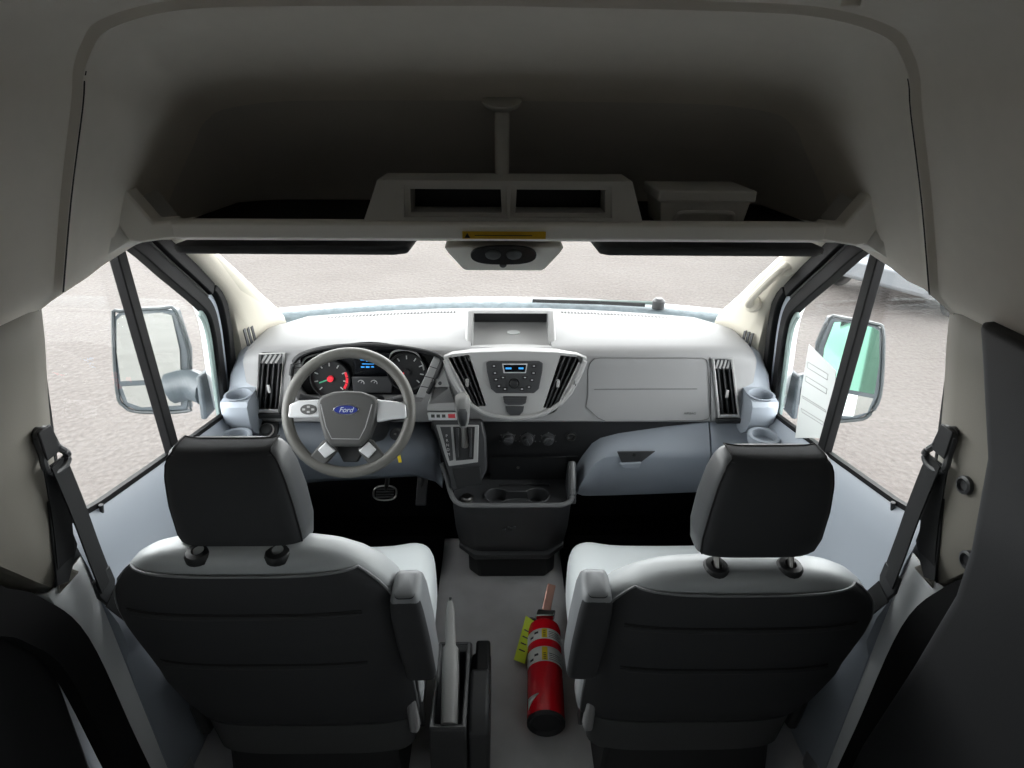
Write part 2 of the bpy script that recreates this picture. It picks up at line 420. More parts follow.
# ---- front doors
def door(s):
    X = lambda v: s*v
    n = 'door_1' if s < 0 else 'door_2'
    who = 'driver' if s < 0 else 'passenger'
    # belt line: (Y, Z) of the window sill
    sill = [(.96,.93), (1.08,.897), (1.30,.855), (1.50,.818), (1.66,.79), (1.80,.775), (1.90,.77), (2.06,.765)]
    bm = B(); rows = []
    for y, z in sill:
        rows.append([V((X(.945),y,-.25)), V((X(.945),y,z-.06)), V((X(.912),y,z-.012)), V((X(.895),y,z)), V((X(.878),y,z-.004)), V((X(.862),y,z-.03)), V((X(.852),y,z-.10)),
                     V((X(.850),y,z-.20)), V((X(.835),y,z-.26)), V((X(.832),y,z-.33)), V((X(.85),y,z-.38)), V((X(.85),y,.12)), V((X(.87),y,.0)), V((X(.87),y,-.25))])
    loft(bm, rows, True, True)
    d = struct(obj(n, bm, [M['blue']], smooth=40), 'pale blue grey %s door panel' % who, 'door')
    # outer white skin
    bm = B(); loft(bm, [[V((X(.947),y,-.25)), V((X(.947),y,z-.07)), V((X(.97),y,z-.12)), V((X(.97),y,-.25))] for y, z in sill], True, True)
    obj('outer_skin', bm, M['white'], d)
    # sill weatherstrip
    bm = B(); ribbon(bm, [V((X(.884),y,z+.004)) for y, z in sill], .014, .012, (1,0,0)); obj('weatherstrip', bm, M['rubber'], d)
    # front window frame: black sash along the front pillar
    xs_ = lambda z: X(.872+max(0, 1.12-z)*.08)
    fr = smoothpath([(xs_(z), y, z) for y, z in ((1.26,1.45), (1.416,1.392), (1.56,1.265), (1.68,1.155), (1.722,1.105), (1.737,1.04), (1.737,.95), (1.732,.77))], 5)
    wd = V((0,.8,.6))
    def strip(nm, d0, d1, dx, thk, m, pts):
        rows = []
        for k, p in enumerate(pts):
            t_ = (pts[min(k+1, len(pts)-1)]-pts[max(k-1, 0)]).normalized()
            w_ = (wd-t_*wd.dot(t_)).normalized()
            q = p+V((X(dx),0,0)); rows.append([q+w_*d0, q+w_*d1, q+w_*d1+V((X(thk),0,0)), q+w_*d0+V((X(thk),0,0))])
        bm = B(); loft(bm, rows, True, True); return obj(nm, bm, M[m], d, bevel=.003)
    strip('window_sash', 0, .042, .0, .03, 'rubber', fr)
    strip('window_edge', -.020, .0, .012, .012, 'wet2', fr[17:])
    strip('sash_trim', .042, .066, .004, .03, 'blue', fr[17:])
    strip('sash_lip', .042, .05, .0, .03, 'hub', fr[:18])
    strip('door_seal', .066, .104, -.014, .04, 'rubber', fr[17:])
    strip('door_seal', .05, .094, -.012, .04, 'rubber', fr[3:18])
    strip('pillar_metal', .03, .24, .04, .02, 'white', fr)
    # rear + top frame
    bm = B(); tube(bm, smoothpath([(X(.895),.965,.92), (X(.895),1.02,1.1), (X(.895),1.09,1.33), (X(.89),1.14,1.40), (X(.885),1.3,1.425), (X(.88),1.42,1.42)], 4), .018, 8); obj('window_frame', bm, M['rubber'], d)
    # dividing bar of the window
    bm = B(); box(bm, (-.012,-.0175,0), (.012,.0175,.62), Matrix.Translation((X(.878),1.375,.80)))
    obj('divider_bar', bm, M['rubber'], d, bevel=.003)
    # lock pin / corner clip
    bm = B(); cyl(bm, (X(.874),1.07,.885), (X(.870),1.07,.906), .004, .005, 10); obj('lock_pin', bm, M['black'], d)
    # armrest / grab recess moulding on the panel, second cup
    bm = B(); lathe(bm, (X(.82),1.60,.735), (0,0,1), [(0,.046), (.02,.05), (.028,.05), (.03,.044), (.028,.038), (.004,.034), (.004,.001)], 24); obj('door_cup', bm, M['blue'], d)
    bm = B(); loft(bm, [[V((X(.85),y,.66)), V((X(w_),y,.665)), V((X(w_),y,.60)), V((X(.85),y,.55))] for y, w_ in ((1.34,.849), (1.40,.81), (1.46,.795), (1.56,.80), (1.64,.83))], True, True)
    obj('armrest', bm, M['blue'], d, bevel=.01)
    # pane
    pan = [(.975,.91), (1.30,.86), (1.66,.79), (1.745,.78), (1.745,1.04), (1.73,1.105), (1.45,1.385), (1.2,1.41), (1.1,1.36)]
    bm = B(); prism(bm, [V((X(.893),y,z)) for y, z in pan], (X(.004),0,0))
    struct(obj('window_2' if s < 0 else 'window_3', bm, M['glass'], smooth=0), '%s door window pane' % who, 'window')
    return d
door(-1); door(1)

# ---- windshield
def wsY(x): return 2.22-.13*(x/.8)**2
bm = B()
rows = []
for t in [i/6 for i in range(7)]:
    rows.append([V((x*(1-.1*t), wsY(x)-(.57-.02*(x/.8)**2)*t, .955+.475*t)) for x in [-.86+1.72*k/16 for k in range(17)]])
loft(bm, rows)
struct(obj('window_1', bm, M['wglass'], smooth=60), 'wide windshield pane', 'window')

# ---- A pillar trims
WS = Plane(1.65, 1.43, 2.12, .955)
def apillar(s):
    X = lambda v: s*v
    outer = [(X(.85),1.47,1.44), (X(.855),1.575,1.375), (X(.858),1.69,1.27), (X(.86),1.80,1.16), (X(.862),1.848,1.085), (X(.866),1.862,.98), (X(.87),1.87,.86)]
    inner = [(X(.835),1.55,1.46), (X(.833),1.65,1.375), (X(.83),1.74,1.288), (X(.82),1.85,1.19), (X(.81),1.95,1.095), (X(.80),2.04,1.015), (X(.795),2.12,.93)]
    rows = []
    for o, i in zip(outer, inner):
        o, i = V(o), V(i)
        n = V((X(-.9), -.3, .25)).normalized()
        rows.append([o+V((X(.07),.03,0)), o+V((X(.03),.005,0)), o, o.lerp(i, .25)+n*.010, o.lerp(i, .5)+n*.012, o.lerp(i, .8)+n*.012, o.lerp(i,.93)+n*.006, i, i+V((X(.01),.03,.0))])
    bm = B(); loft(bm, rows)
    t = struct(obj('trim_4' if s < 0 else 'trim_5', bm, M['cream'], smooth=60, solid=.004), 'cream front pillar cover beside the %s window' % ('driver' if s < 0 else 'passenger'), 'trim')
    # speaker / demister grille
    n = V((X(-.9), -.4, .2)).normalized(); c = V((X(.838), 1.955, 1.035)); 
    c = at(247, 336, x=-.848) if s < 0 else at(750, 340, x=.848)
    up = V((X(.1), .1, .9)).normalized(); rt = n.cross(up).normalized()
    for k in range(3):
        bm = B(); q = c+rt*(k-1)*.016*-1+n*.012
        prism(bm, [q-up*.030-rt*.005, q-up*.030+rt*.005, q+up*.026+rt*.005, q+up*.030-rt*.005], n*.004)
        obj('grille_slot', bm, M['dark'], t, bevel=.001)
    return t
apillar(-1); apillar(1)

# ---- cowl, hood and wiper outside
bm = B()
loft(bm, [[V((x*1.0, wsY(x)+dy, z)) for x in [-.95+1.9*k/14 for k in range(15)]] for dy, z in ((.0,.94), (.02,.962), (.08,.976), (.125,.970), (.13,.90))])
cw = tag(obj('cowl_panel', bm, M['bluegrey'], smooth=50), 'wet blue grey cowl strip below the windshield', 'cowl')
bm = B()
loft(bm, [[V((x, wsY(x)+dy, z-.04*(x/.9)**2)) for x in [-.98+1.96*k/14 for k in range(15)]] for dy, z in ((.132,.945), (.17,.944), (.4,.82), (.8,.62), (.9,.3))])
tag(obj('engine_hood', bm, M['white'], smooth=50), 'white engine hood just past the windshield', 'hood')
wp = thing('windshield_wiper', 'dark wiper lying along the bottom of the windshield, passenger side', 'wiper', (.3,2.26,1.0))
bm = B(); tube(bm, [(.60,2.19,.996), (.45,2.215,.992), (.22,2.24,.990)], .007, 8); obj('wiper_arm', bm, M['wet2'], wp)
bm = B(); ribbon(bm, [(.55,2.195,.988), (.38,2.222,.988), (.12,2.245,.988)], .012, .014, (0,1,0)); obj('wiper_blade', bm, M['dark'], wp)
bm = B(); lathe(bm, (.60,2.19,.976), (0,0,1), [(0,.024), (.03,.024), (.04,.014)], 16); obj('wiper_pivot', bm, M['dark'], wp)

# ============================================================ DASHBOARD
dash = thing('dashboard', 'wide grey dashboard with centre stack, air vents and pale blue grey lower panels', 'dashboard', (0,1.95,.70))
FP = Plane(1.745, .97, 1.728, .73)
# upper pad
bm = B(); rows = []
for x in [-.825, -.81, -.77, -.70, -.55, -.40, -.25, -.1, .1, .25, .40, .55, .70, .77, .81, .825]:
    a = abs(x); e = max(0, (a-.70)/.125); dz = -.030*e**2; fy = .02*e**2
    rows.append([V((x, wsY(x)-.035-.03*e, .955+dz)), V((x, wsY(x)-.055-.05*e, .984+dz)), V((x, 1.98, .996+dz)), V((x, 1.85, .995+dz)), V((x, 1.79+fy, .990+dz)),
                 V((x, 1.76+fy, .981+dz)), V((x, 1.747+fy, .965+dz*.8)), V((x, 1.742+fy, .93)), V((x, 1.731+fy, .74)), V((x, 1.745, .728)), V((x, 1.85, .72)), V((x, 2.05, .72))])
loft(bm, rows, True, True)
pad = obj('upper_pad', bm, M['pad'], dash, smooth=50)

# instrument binnacle recess
def outl(px, off=0, pl=FP): return [pl.on(x, y, off) for x, y in px]
BIN = [(290,373), (293,362), (303,354), (328,348), (366,345.5), (402,348), (430,353.5), (441,359), (437,372), (428,392), (421,402), (300,402), (292,392)]
BIN = [(p.x, p.y) for p in smoothpath([V((x, y, 0)) for x, y in BIN[:9]], 4)]+BIN[9:]
bm = B(); prism(bm, [p+FP.n*.03 for p in outl(BIN)], V((0, .14, -.02))); cut(pad, bm)
# vents recesses
LV = [(448,358), (469,355), (486,406), (474,407)]
RV = [(560.6,355.6), (581.5,357.7), (555.4,409.8), (543.3,407.7)]
OLV = [(260,354), (284,353), (279,412), (255,412)]
ORV = [(713,359), (732,359), (739,417), (719,417)]
for q in (OLV, ORV):
    bm = B(); prism(bm, [p+FP.n*.03 for p in outl(q)], -FP.n*.10); cut(pad, bm)
# brow over the instruments
br = smoothpath([FP.on(x, y, .004) for x, y in [(291,375), (294,362), (304,353.5), (328,347.5), (366,345), (402,347.5), (431,353), (442,359), (438,372), (428,393)]], 4)
bm = B(); tube(bm, br, .0075, 8); obj('binnacle_brow', bm, M['black'], dash)
# instrument panel
IP = Plane(1.83, .98, 1.80, .74)
bm = B(); prism(bm, [V((-.70,1.838,.985)), V((-.17,1.838,.985)), V((-.17,1.806,.74)), V((-.70,1.806,.74))], V((0,.01,0)))
clu = obj('instrument_cluster', bm, M['screen'], dash, smooth=0)
def disc(bm, c, n, r, h, seg=28): return lathe(bm, c, n, [(0, r), (h, r)], seg)
for (gx, gy, r, kind) in ((331,378,.066,0), (407.5,371,.066,1)):
    c = IP.on(gx, gy, .002)
    bm = B(); lathe(bm, c, IP.n, [(0,r), (.016,r), (.016,r*.95), (.004,r*.9), (.004,.001)], 32); g = obj('gauge', bm, M['black'], clu)
    rt = V((1,0,0))
    for k in range(9):
        a = radians(225-270*k/8); p = c+IP.n*.006+(rt*cos(a)+IP.v*sin(a))*r*.74
        bm = B(); box(bm, (-.006,-.0018,-.0008), (.006,.0018,.0008), Matrix.Translation(p) @ Matrix((rt*cos(a)+IP.v*sin(a), -rt*sin(a)+IP.v*cos(a), IP.n)).transposed().to_4x4()); obj('scale_mark', bm, M['tick'], g)
    a = radians(200); d = rt*cos(a)+IP.v*sin(a)
    bm = B(); ribbon(bm, [c+IP.n*.01-d*.008, c+IP.n*.01+d*r*.6], .004, .002, IP.n.cross(d)); obj('needle', bm, M['needle'] if kind else M['green'], g)
    bm = B(); disc(bm, c+IP.n*.004, IP.n, .010, .010); obj('needle_hub', bm, M['black'] if kind else M['needle'], g)
    if not kind:
        for k in range(3):
            a = radians(-30+k*22); p = c+IP.n*.006+(rt*cos(a)+IP.v*sin(a))*r*.82
            bm = B(); box(bm, (-.004,-.009,-.001), (.004,.009,.001), Matrix.Translation(p) @ Matrix((rt*cos(a)+IP.v*sin(a), -rt*sin(a)+IP.v*cos(a), IP.n)).transposed().to_4x4()); obj('red_zone', bm, M['needle'], g)
# display housing with blue readout
c0 = outl([(352,352), (391,352), (387,372), (356,372)], .004, IP)
bm = B(); prism(bm, c0, IP.n*.012); sc_ = obj('display', bm, M['screen'], clu, bevel=.003)
for x0, y0, x1, y1 in ((360.5,357.5,364.5,360.5), (366,358.5,368.2,361.5), (370,358.8,373,361.2), (362,363.4,374,364.3), (361,366.2,364.5,367.6), (366,366,369.6,367.8), (371,366.2,374,367.4)):
    bm = B(); prism(bm, outl([(x0,y0), (x1,y0+.3), (x1,y1), (x0,y1)], .0165, IP), IP.n*.001); obj('readout', bm, M['lcd'], sc_, smooth=0)
bm = B(); prism(bm, outl([(352,376), (394,376), (392,392), (354,392)], .003, IP), IP.n*.01); sg = obj('lower_display', bm, M['dark'], clu, bevel=.003)
for gx in (361, 374):
    bm = B(); c = IP.on(gx, 383, .0135)
    lathe(bm, c, IP.n, [(0,.011), (.001,.011), (.001,.009), (0,.009)], 14, (radians(20), radians(200))); obj('small_gauge', bm, M['tick'], sg)
    bm = B(); ribbon(bm, [c, c+V((.006,0,0))+IP.v*.008], .002, .001, IP.n.cross(V((.6,0,.8)))); obj('small_needle', bm, M['tick'], sg)
bm = B(); tube(bm, smoothpath([IP.on(x, y, .012) for x, y in ((388,360), (393,352), (404,350), (416,353), (422,362), (424,370))], 4), .003, 6); obj('gauge_rim', bm, M['pad2'], clu)
bm = B(); tube(bm, smoothpath([IP.on(x, y, .012) for x, y in ((300,368), (306,358), (320,354), (333,354))], 4), .003, 6); obj('gauge_rim', bm, M['pad2'], clu)
# button columns either side of the binnacle
for col in ([(292,358), (300,355.5), (302,371), (296,377), (293,372)], [(434,356), (441,359), (425,397), (416,396)]):
    bm = B(); prism(bm, outl(col, -.02), FP.n*.010); bp_ = obj('button_column', bm, M['pad2'], dash, bevel=.002)
    for k in range(1, 4):
        t = k/4; l = V(FP.on(*col[0], -.0095)).lerp(FP.on(*col[-1], -.0095), t); r = V(FP.on(*col[1], -.0095)).lerp(FP.on(*col[2], -.0095), t)
        bm = B(); ribbon(bm, [l, r], .002, .002, FP.v); obj('button_gap', bm, M['ink'], bp_)

# centre stack panel
STK = [(443,357), (452,354), (470,352.5), (515,351), (558,352.5), (577,354.5), (587,358), (584,372), (573,393), (562,406), (546,415.5), (530,420), (514,421.5), (497,420), (482,415.5), (468,406), (458,393), (448,372)]
SP = Plane(1.735, .97, 1.700, .73)
bm = B(); a = outl(STK, 0, SP); prism(bm, a, V((0,.06,0)))
stack = obj('centre_stack', bm, M['pad2'], dash, bevel=.012, seg=3)
for q in (LV, RV):
    c = sum(outl(q, 0, SP), V())/4
    w_ = [c+(p-c) for p in outl(q, 0, SP)]
    bm = B(); prism(bm, [p+SP.n*.03 for p in w_], -SP.n*.11); cut(stack, bm)
    bm = B(); prism(bm, [p+SP.n*.03 for p in w_], -SP.n*.12); cut(pad, bm)
# raised rim that frames the stack
bm = B(); tube(bm, smoothpath(outl([(445,360), (452,378), (462,395), (474,407), (490,415), (514,418), (538,415), (555,407), (568,395), (578,378), (585,361)], .004, SP), 5), .0075, 8); obj('stack_rim', bm, M['pad2'], dash)

def vent(q, pl, nb, dep, hatch, lab):
    """slatted vent in a recess: q = corners clockwise from top left"""
    tl, tr, brr, bl = [pl.on(x, y, -dep) for x, y in q]
    bm = B(); prism(bm, [tl, tr, brr, bl], pl.n*-.01); v = obj('air_vent', bm, M['black'], dash, smooth=0)
    tl, tr, brr, bl = [pl.on(x, y, -.004) for x, y in q]
    if hatch:
        tl2, tr2 = tl.lerp(bl, .17), tr.lerp(brr, .17)
        bm = B(); prism(bm, [tl, tr, tr2, tl2], pl.n*-.012); hp = obj('hatched_plate', bm, M['dark'], v, smooth=0)
        for k in range(4):
            a = tl.lerp(tr, .30+.2*k); b_ = tl2.lerp(tr2, .06+.2*k)
            bm = B(); ribbon(bm, [b_.lerp(a, .1), b_.lerp(a, .9)], .006, .006, V((1,0,0))); obj('hatch', bm, M['pad2'], hp)
        tl, tr = tl2, tr2
    for k in range(nb):
        t = (k+.75)/(nb+.5)
        a, b_ = tl.lerp(tr, t), bl.lerp(brr, t)
        bm = B(); prism(bm, [a-V((.0022,0,0)), a+V((.0022,0,0)), b_+V((.0022,0,0)), b_-V((.0022,0,0))], pl.n*-.022); obj('slat', bm, M['dark'], v, bevel=.0008)
    m_ = tl.lerp(brr, .5); 
    bm = B(); prism(bm, [m_+V((-.005,0,.014)), m_+V((.005,0,.014)), m_+V((.005,0,-.014)), m_+V((-.005,0,-.014))], pl.n*.006); obj('vent_tab', bm, M['pad2'], v, bevel=.002)
    if hatch:
        w = V((.003,0,0))
        bm = B(); prism(bm, [bl+V((0,0,.012))-w, brr+V((0,0,.012))+w, brr+w, bl-w], pl.n*.006); obj('vent_sill', bm, M['silver'], v, bevel=.002)
    return v
vent(LV, SP, 3, .055, False, ''); vent(RV, SP, 3, .055, False, '')
vent(OLV, FP, 4, .055, True, ''); vent(ORV, FP, 3, .055, True, '')
for q in (OLV, ORV):
    bm = B(); cs = [FP.on(x, y, .003) for x, y in q]; tube(bm, cs, .0045, 6, True); obj('vent_frame', bm, M['pad2'], dash)
    bl, brr = FP.on(q[3][0], q[3][1]+3.5), FP.on(q[2][0], q[2][1]+3.5)
    bm = B(); prism(bm, [bl+V((-.012,0,.012)), brr+V((.012,0,.012)), brr+V((.012,0,-.006)), bl+V((-.012,0,-.006))], V((0,-.012,0))); obj('vent_base', bm, M['black'], dash, bevel=.003)

# radio
RAD = [(486,363), (490,361.5), (539,361.5), (543,363.5), (542.5,371), (539,389), (534,393.5), (496,393.5), (491,389), (487,372)]
bm = B(); prism(bm, outl(RAD, .008, SP), SP.n*-.03); radio = obj('radio', bm, M['dark'], dash, bevel=.003)
def plate(name, px, off, th_, m, par, pl=SP, bev=.0015, smooth=35):
    bm = B(); prism(bm, outl(px, off, pl), pl.n*th_); return obj(name, bm, m, par, bevel=bev, smooth=smooth)
dsp = plate('radio_display', [(502,363.5), (527.5,363.5), (526,373), (503.5,373)], .007, .003, M['silver'], radio)
d2 = plate('display_screen', [(503.5,364.8), (526.3,364.8), (525,372), (504.8,372)], .0095, .0015, M['screen'], dsp, smooth=0)
for x0, x1 in ((505.5,511.5), (518.5,523.5)):
    plate('readout', [(x0,367.4), (x1,367.4), (x1,369.2), (x0,369.2)], .0105, .0008, M['lcd'], dsp, smooth=0)
c = SP.on(514, 383, .007)
bm = B(); lathe(bm, c, SP.n, [(0,.017), (.003,.017), (.004,.0135), (.016,.0125), (.017,.011), (.017,.001)], 24); kn = obj('volume_knob', bm, M['black'], radio)
bm = B(); lathe(bm, c, SP.n, [(.003,.0165), (.006,.0165), (.006,.0145), (.003,.0145)], 24); obj('knob_ring', bm, M['chrome'], kn)
for k, (x, y) in enumerate([(494,366), (495,373), (496,379.5), (499,386), (534,366), (533.5,373), (532,380), (529,387), (503,377.5), (525,377.5), (505,389), (522,389)]):
    plate('radio_button', [(x-2.6,y-1.7), (x+2.6,y-1.7), (x+2.4,y+1.7), (x-2.4,y+1.7)], .0078, .003, M['black'], radio, bev=.001)
    plate('button_mark', [(x-1,y-.45), (x+1,y-.45), (x+1,y+.45), (x-1,y+.45)], .0106, .0006, M['tick'], radio, smooth=0, bev=0)
hz = plate('button_cluster', [(503,396), (527,396), (525.5,403), (522,404.5), (508,404.5), (504.5,403)], .001, .006, M['dark'], dash)
for k in range(3): plate('cluster_gap', [(503.6,397.2+2.2*k), (526.4,397.2+2.2*k), (526.2,397.8+2.2*k), (503.8,397.8+2.2*k)], .0065, .001, M['ink'], hz, bev=0, smooth=0)
plate('shield_button', [(505.5,406), (524,406), (523,411), (519.5,415), (510,415), (506.5,411)], .001, .005, M['dark'], dash)

# display pod above the stack: hood with an open rear and a blank panel inside
PO = Plane(1.83, 1.062, 1.765, .955)
xl, xr = -.112, .172
side_ = [(1.766,.940), (1.768,.957), (1.780,.972), (1.897,1.061), (1.906,1.066), (1.925,1.064), (1.985,1.02), (2.03,.985), (2.03,.94)]
bm = B(); rows = []
for x, k in ((xl-.006,.012), (xl,.003), (xl+.012,0), (xr-.012,0), (xr,.003), (xr+.006,.012)):
    rows.append([V((x, y, max(.94, z-k))) for y, z in side_])
loft(bm, rows, True, True); pod = obj('display_hood', bm, M['pad2'], dash, smooth=50)
bm = B(); rows = []
for x in (xl+.018, xr-.018): rows.append([V((x, y, z)) for y, z in ((1.70,.966), (1.780,.964), (1.945,1.008), (1.945,1.057), (1.893,1.0575), (1.70,1.05))])
loft(bm, rows, True, True); cut(pod, bm)
bm = B(); box(bm, (xl+.012,1.775,.952), (xr-.012,1.95,1.1)); cut(pad, bm)
bm = B(); loft(bm, [[V((x, y, z)) for y, z in ((1.772,.960), (1.942,1.006), (1.942,1.003), (1.772,.955))] for x in (xl+.016, xr-.016)], True, True); obj('blank_panel', bm, M['silver2'], dash)
bm = B(); box(bm, (xl+.004,1.748,.946), (xr-.004,1.774,.962)); obj('hood_lip', bm, M['pad2'], dash, bevel=.004)
bm = B(); box(bm, (xl+.018,1.940,1.010), (xr-.018,1.948,1.056)); obj('hood_back', bm, M['black'], dash, smooth=0)  # black colour stands in for the shade deep inside the hood
# white spot standing in for a reflection on the panel
c = V((.040,1.885,.9925)); n = V((0,-.046,.157)).normalized(); up = V((0,.157,.046)).normalized()
bm = B(); prism(bm, [c+V((cos(a)*.022,0,0))+up*sin(a)*.011 for a in [2*pi*k/20 for k in range(20)]], n*.002); obj('panel_glint', bm, M['paper'], dash)

# passenger pad lines
def line(px, pl, r=.0016, m='stitch', closed=False, off=.0005, name='panel_gap', par=None):
    bm = B(); tube(bm, [pl.on(x, y, off) for x, y in px], r, 6, closed); return obj(name, bm, M[m], par or dash)
cov = [(588,395), (588,370), (590,363), (594,359), (600,358), (702,358), (706,359.5), (708,364), (710,414), (708,419), (702,420.5), (606,421.5), (598,418), (586,407)]
line(cov, FP, .0013, 'faint', closed=True)
line([(594,389.3), (697,389)], FP, .0011, 'faint')
line([(710,357), (711,421)], FP, .0012)
text('airbag_mark', 'AIRBAG', .0115, FP.on(690, 413.5, .0002), (1,0,0), FP.v, M['faint'], dash, .0003)
# demister grilles on the dash top
for x0, x1 in ((-.62,-.16), (.22,.66)):
    n_ = int((x1-x0)/.012)
    bm = B()
    for k in range(n_):
        x = x0+.012*k; yy = wsY(x)-.105
        box(bm, (x,yy-.010,.975), (x+.006,yy+.008,.9905))
    obj('demister_grille', bm, M['faint'], dash, smooth=0)
bm = B(); lathe(bm, (.52,1.98,.991), (0,0,1), [(0,.045), (.004,.042), (.005,.03), (.004,.001)], 24); obj('speaker_bump', bm, M['pad'], dash)

# storage nook left of the stack, with the warning strip below it
NP = Plane(1.742, .90, 1.715, .72)
bm = B(); prism(bm, outl([(443,366), (455,403), (457,411), (427,411), (428,404)], .004, NP), V((0,.03,0))); nk = obj('nook_surround', bm, M['pad2'], dash, bevel=.004)
bm = B(); prism(bm, outl([(434,391), (449,391), (452.5,406), (430,407)], .03, NP), V((0,.055,0))); cut(nk, bm)
bm = B(); prism(bm, outl([(434,391), (449,391), (452.5,406), (430,407)], .03, NP), V((0,.09,0))); cut(pad, bm)
plate('nook_back', [(430,389), (453,389), (456,409), (427,409)], -.05, -.004, M['black'], dash, NP, smooth=0)
bm = B(); disc(bm, NP.on(440, 383, .003), NP.n, .006, .004, 14); obj('key_lock', bm, M['dark'], dash)
ss = plate('switch_strip', [(427.5,412), (456,412), (457,419.5), (429,419.5)], .004, .008, M['silver'], dash, NP)
plate('strip_mark', [(448,414), (455,414), (455.4,418), (448.4,418)], .0122, .0006, M['redink'], ss, NP, bev=0)
for k in range(3): plate('strip_mark', [(431+5.4*k,414.4), (434.6+5.4*k,414.4), (434.8+5.4*k,417.6), (431.2+5.4*k,417.6)], .0122, .0006, M['hub'], ss, NP, bev=0)

# black lower band with the heater controls
HP = Plane(1.755, .735, 1.775, .60)
bm = B(); prism(bm, [V((-.24,1.755,.733)), V((.78,1.755,.733)), V((.78,1.757,.722)), V((.42,1.765,.67)), V((.30,1.775,.60)), V((.26,1.80,.478)), V((-.24,1.80,.478)), V((-.24,1.775,.60))], V((0,.16,0)))
hv = obj('lower_band', bm, M['black'], dash, bevel=.004)
for k, (x, y) in enumerate(((508,438), (527.5,438.5), (548,438.5))):
    c = HP.on(x, y, .0)
    bm = B(); lathe(bm, c, HP.n, [(0,.024), (.004,.024), (.005,.019), (.018,.017), (.020,.014), (.020,.001)], 24); q = obj('heater_knob', bm, M['dark'], hv)
    bm = B(); box(bm, (-.003,-.015,0), (.003,.015,.006), Matrix.Translation(c+HP.n*.018) @ Matrix((V((1,0,0)), HP.v, HP.n)).transposed().to_4x4() @ Matrix.Rotation(radians((70,20,-50)[k]), 4, 'Z')); obj('pointer', bm, M['dark'], q)
    for j in range(5):
        a = radians(200-55*j); p = c+HP.n*.004+(V((1,0,0))*cos(a)+HP.v*sin(a))*.029
        bm = B(); box(bm, (-.0022,-.0022,-.0005), (.0022,.0022,.0008), Matrix.Translation(p)@Matrix((V((1,0,0)), HP.v, HP.n)).transposed().to_4x4()); obj('knob_mark', bm, M['faint'], q)
c = HP.on(571, 436, 0)
bm = B(); lathe(bm, c, HP.n, [(0,.020), (.005,.020), (.006,.017), (.002,.012), (-.002,.001)], 24); so = obj('power_socket', bm, M['black'], hv)
bm = B(); lathe(bm, c, HP.n, [(.004,.0155), (.008,.0155), (.008,.012), (.004,.012)], 24); obj('socket_ring', bm, M['steel'], so)
line([(490,459), (578,456)], Plane(1.757,.735,1.777,.60), .002, 'dark', name='band_edge')

# passenger lower panel with glove box
bm = B(); rows = []
for x, zt, yt, zb, yo in ((.258,.49,1.77,.44,.03), (.268,.53,1.755,.432,.010), (.285,.575,1.742,.43,.002), (.312,.628,1.742,.43,0), (.34,.652,1.742,.431,0), (.40,.672,1.745,.432,0), (.55,.70,1.75,.438,0), (.698,.722,1.752,.445,0)):
    zl = min(.635, zt-.03)
    rows.append([V((x,1.95,zt)), V((x,yt+yo,zt)), V((x,1.70+yo,zl+.015)), V((x,1.688+yo,zl)), V((x,1.692+yo,zl-.02)), V((x,1.725+yo,zb+.01)), V((x,1.74+yo,zb)), V((x,1.95,zb))])
loft(bm, rows, True, True); gb = obj('glove_box', bm, M['blue'], dash, smooth=50)
GP = Plane(1.688, .635, 1.725, .44)
pk = plate('latch_recess', [(617,451), (655,450.5), (640,462), (622,463)], .001, .005, M['dark'], gb, GP)
plate('latch_handle', [(619,462), (641,461), (638,466.5), (624,467)], .003, .010, M['blue'], gb, GP, bev=.003)
bm = B(); disc(bm, GP.on(634, 454.5, .005), GP.n, .006, .003, 12); obj('latch_lock', bm, M['black'], gb)
bm = B(); rows = []
for x, zt in ((.702,.722), (.78,.728), (.80,.73), (.84,.735)):
    rows.append([V((x,1.95,zt)), V((x,1.752,zt)), V((x,1.70,.668)), V((x,1.688,.64)), V((x,1.70,.56)), V((x,1.735,.45)), V((x,1.95,.45))])
loft(bm, rows, True, True); obj('side_panel', bm, M['blue'], dash, smooth=50)

# driver lower panel
bm = B(); rows = []
for x, zt, zb, yo in ((-.84,.735,.47,.0), (-.70,.728,.47,0), (-.62,.72,.48,0), (-.45,.70,.49,0), (-.30,.70,.50,0), (-.235,.69,.47,.01), (-.215,.66,.42,.04)):
    rows.append([V((x,1.95,zt)), V((x,1.752,zt)), V((x,1.705+yo,zt-.03)), V((x,1.695+yo,zt-.07)), V((x,1.72+yo,zb+.04)), V((x,1.76+yo,zb)), V((x,1.95,zb))])
loft(bm, rows, True, True); kp = obj('knee_panel', bm, M['blue_shaded'], dash, smooth=50)
for k, (x, y, r) in enumerate(((245,430,.018), (268,431,.024))):
    c = at(x, y, y=1.722); n = V((0,-.72,.69)).normalized()
    bm = B(); prism(bm, [c+V((dx,0,0))+V((0,.69,.72))*dz for dx, dz in ((-r*1.5,-r*1.2), (r*1.5,-r*1.2), (r*1.5,r*1.2), (-r*1.5,r*1.2))], n*.008); pl_ = obj('switch_plate', bm, M['black'], kp, bevel=.004)
    bm = B(); lathe(bm, c+n*.007, n, [(0,r), (.006,r), (.008,r*.8), (.018,r*.72), (.019,r*.5), (.019,.001)], 20); s_ = obj('light_switch', bm, M['dark'], pl_)
    bm = B(); lathe(bm, c+n*.007, n, [(.004,r*1.02), (.008,r*1.02), (.008,r*.86), (.004,r*.86)], 20); obj('switch_ring', bm, M['steel'], pl_)

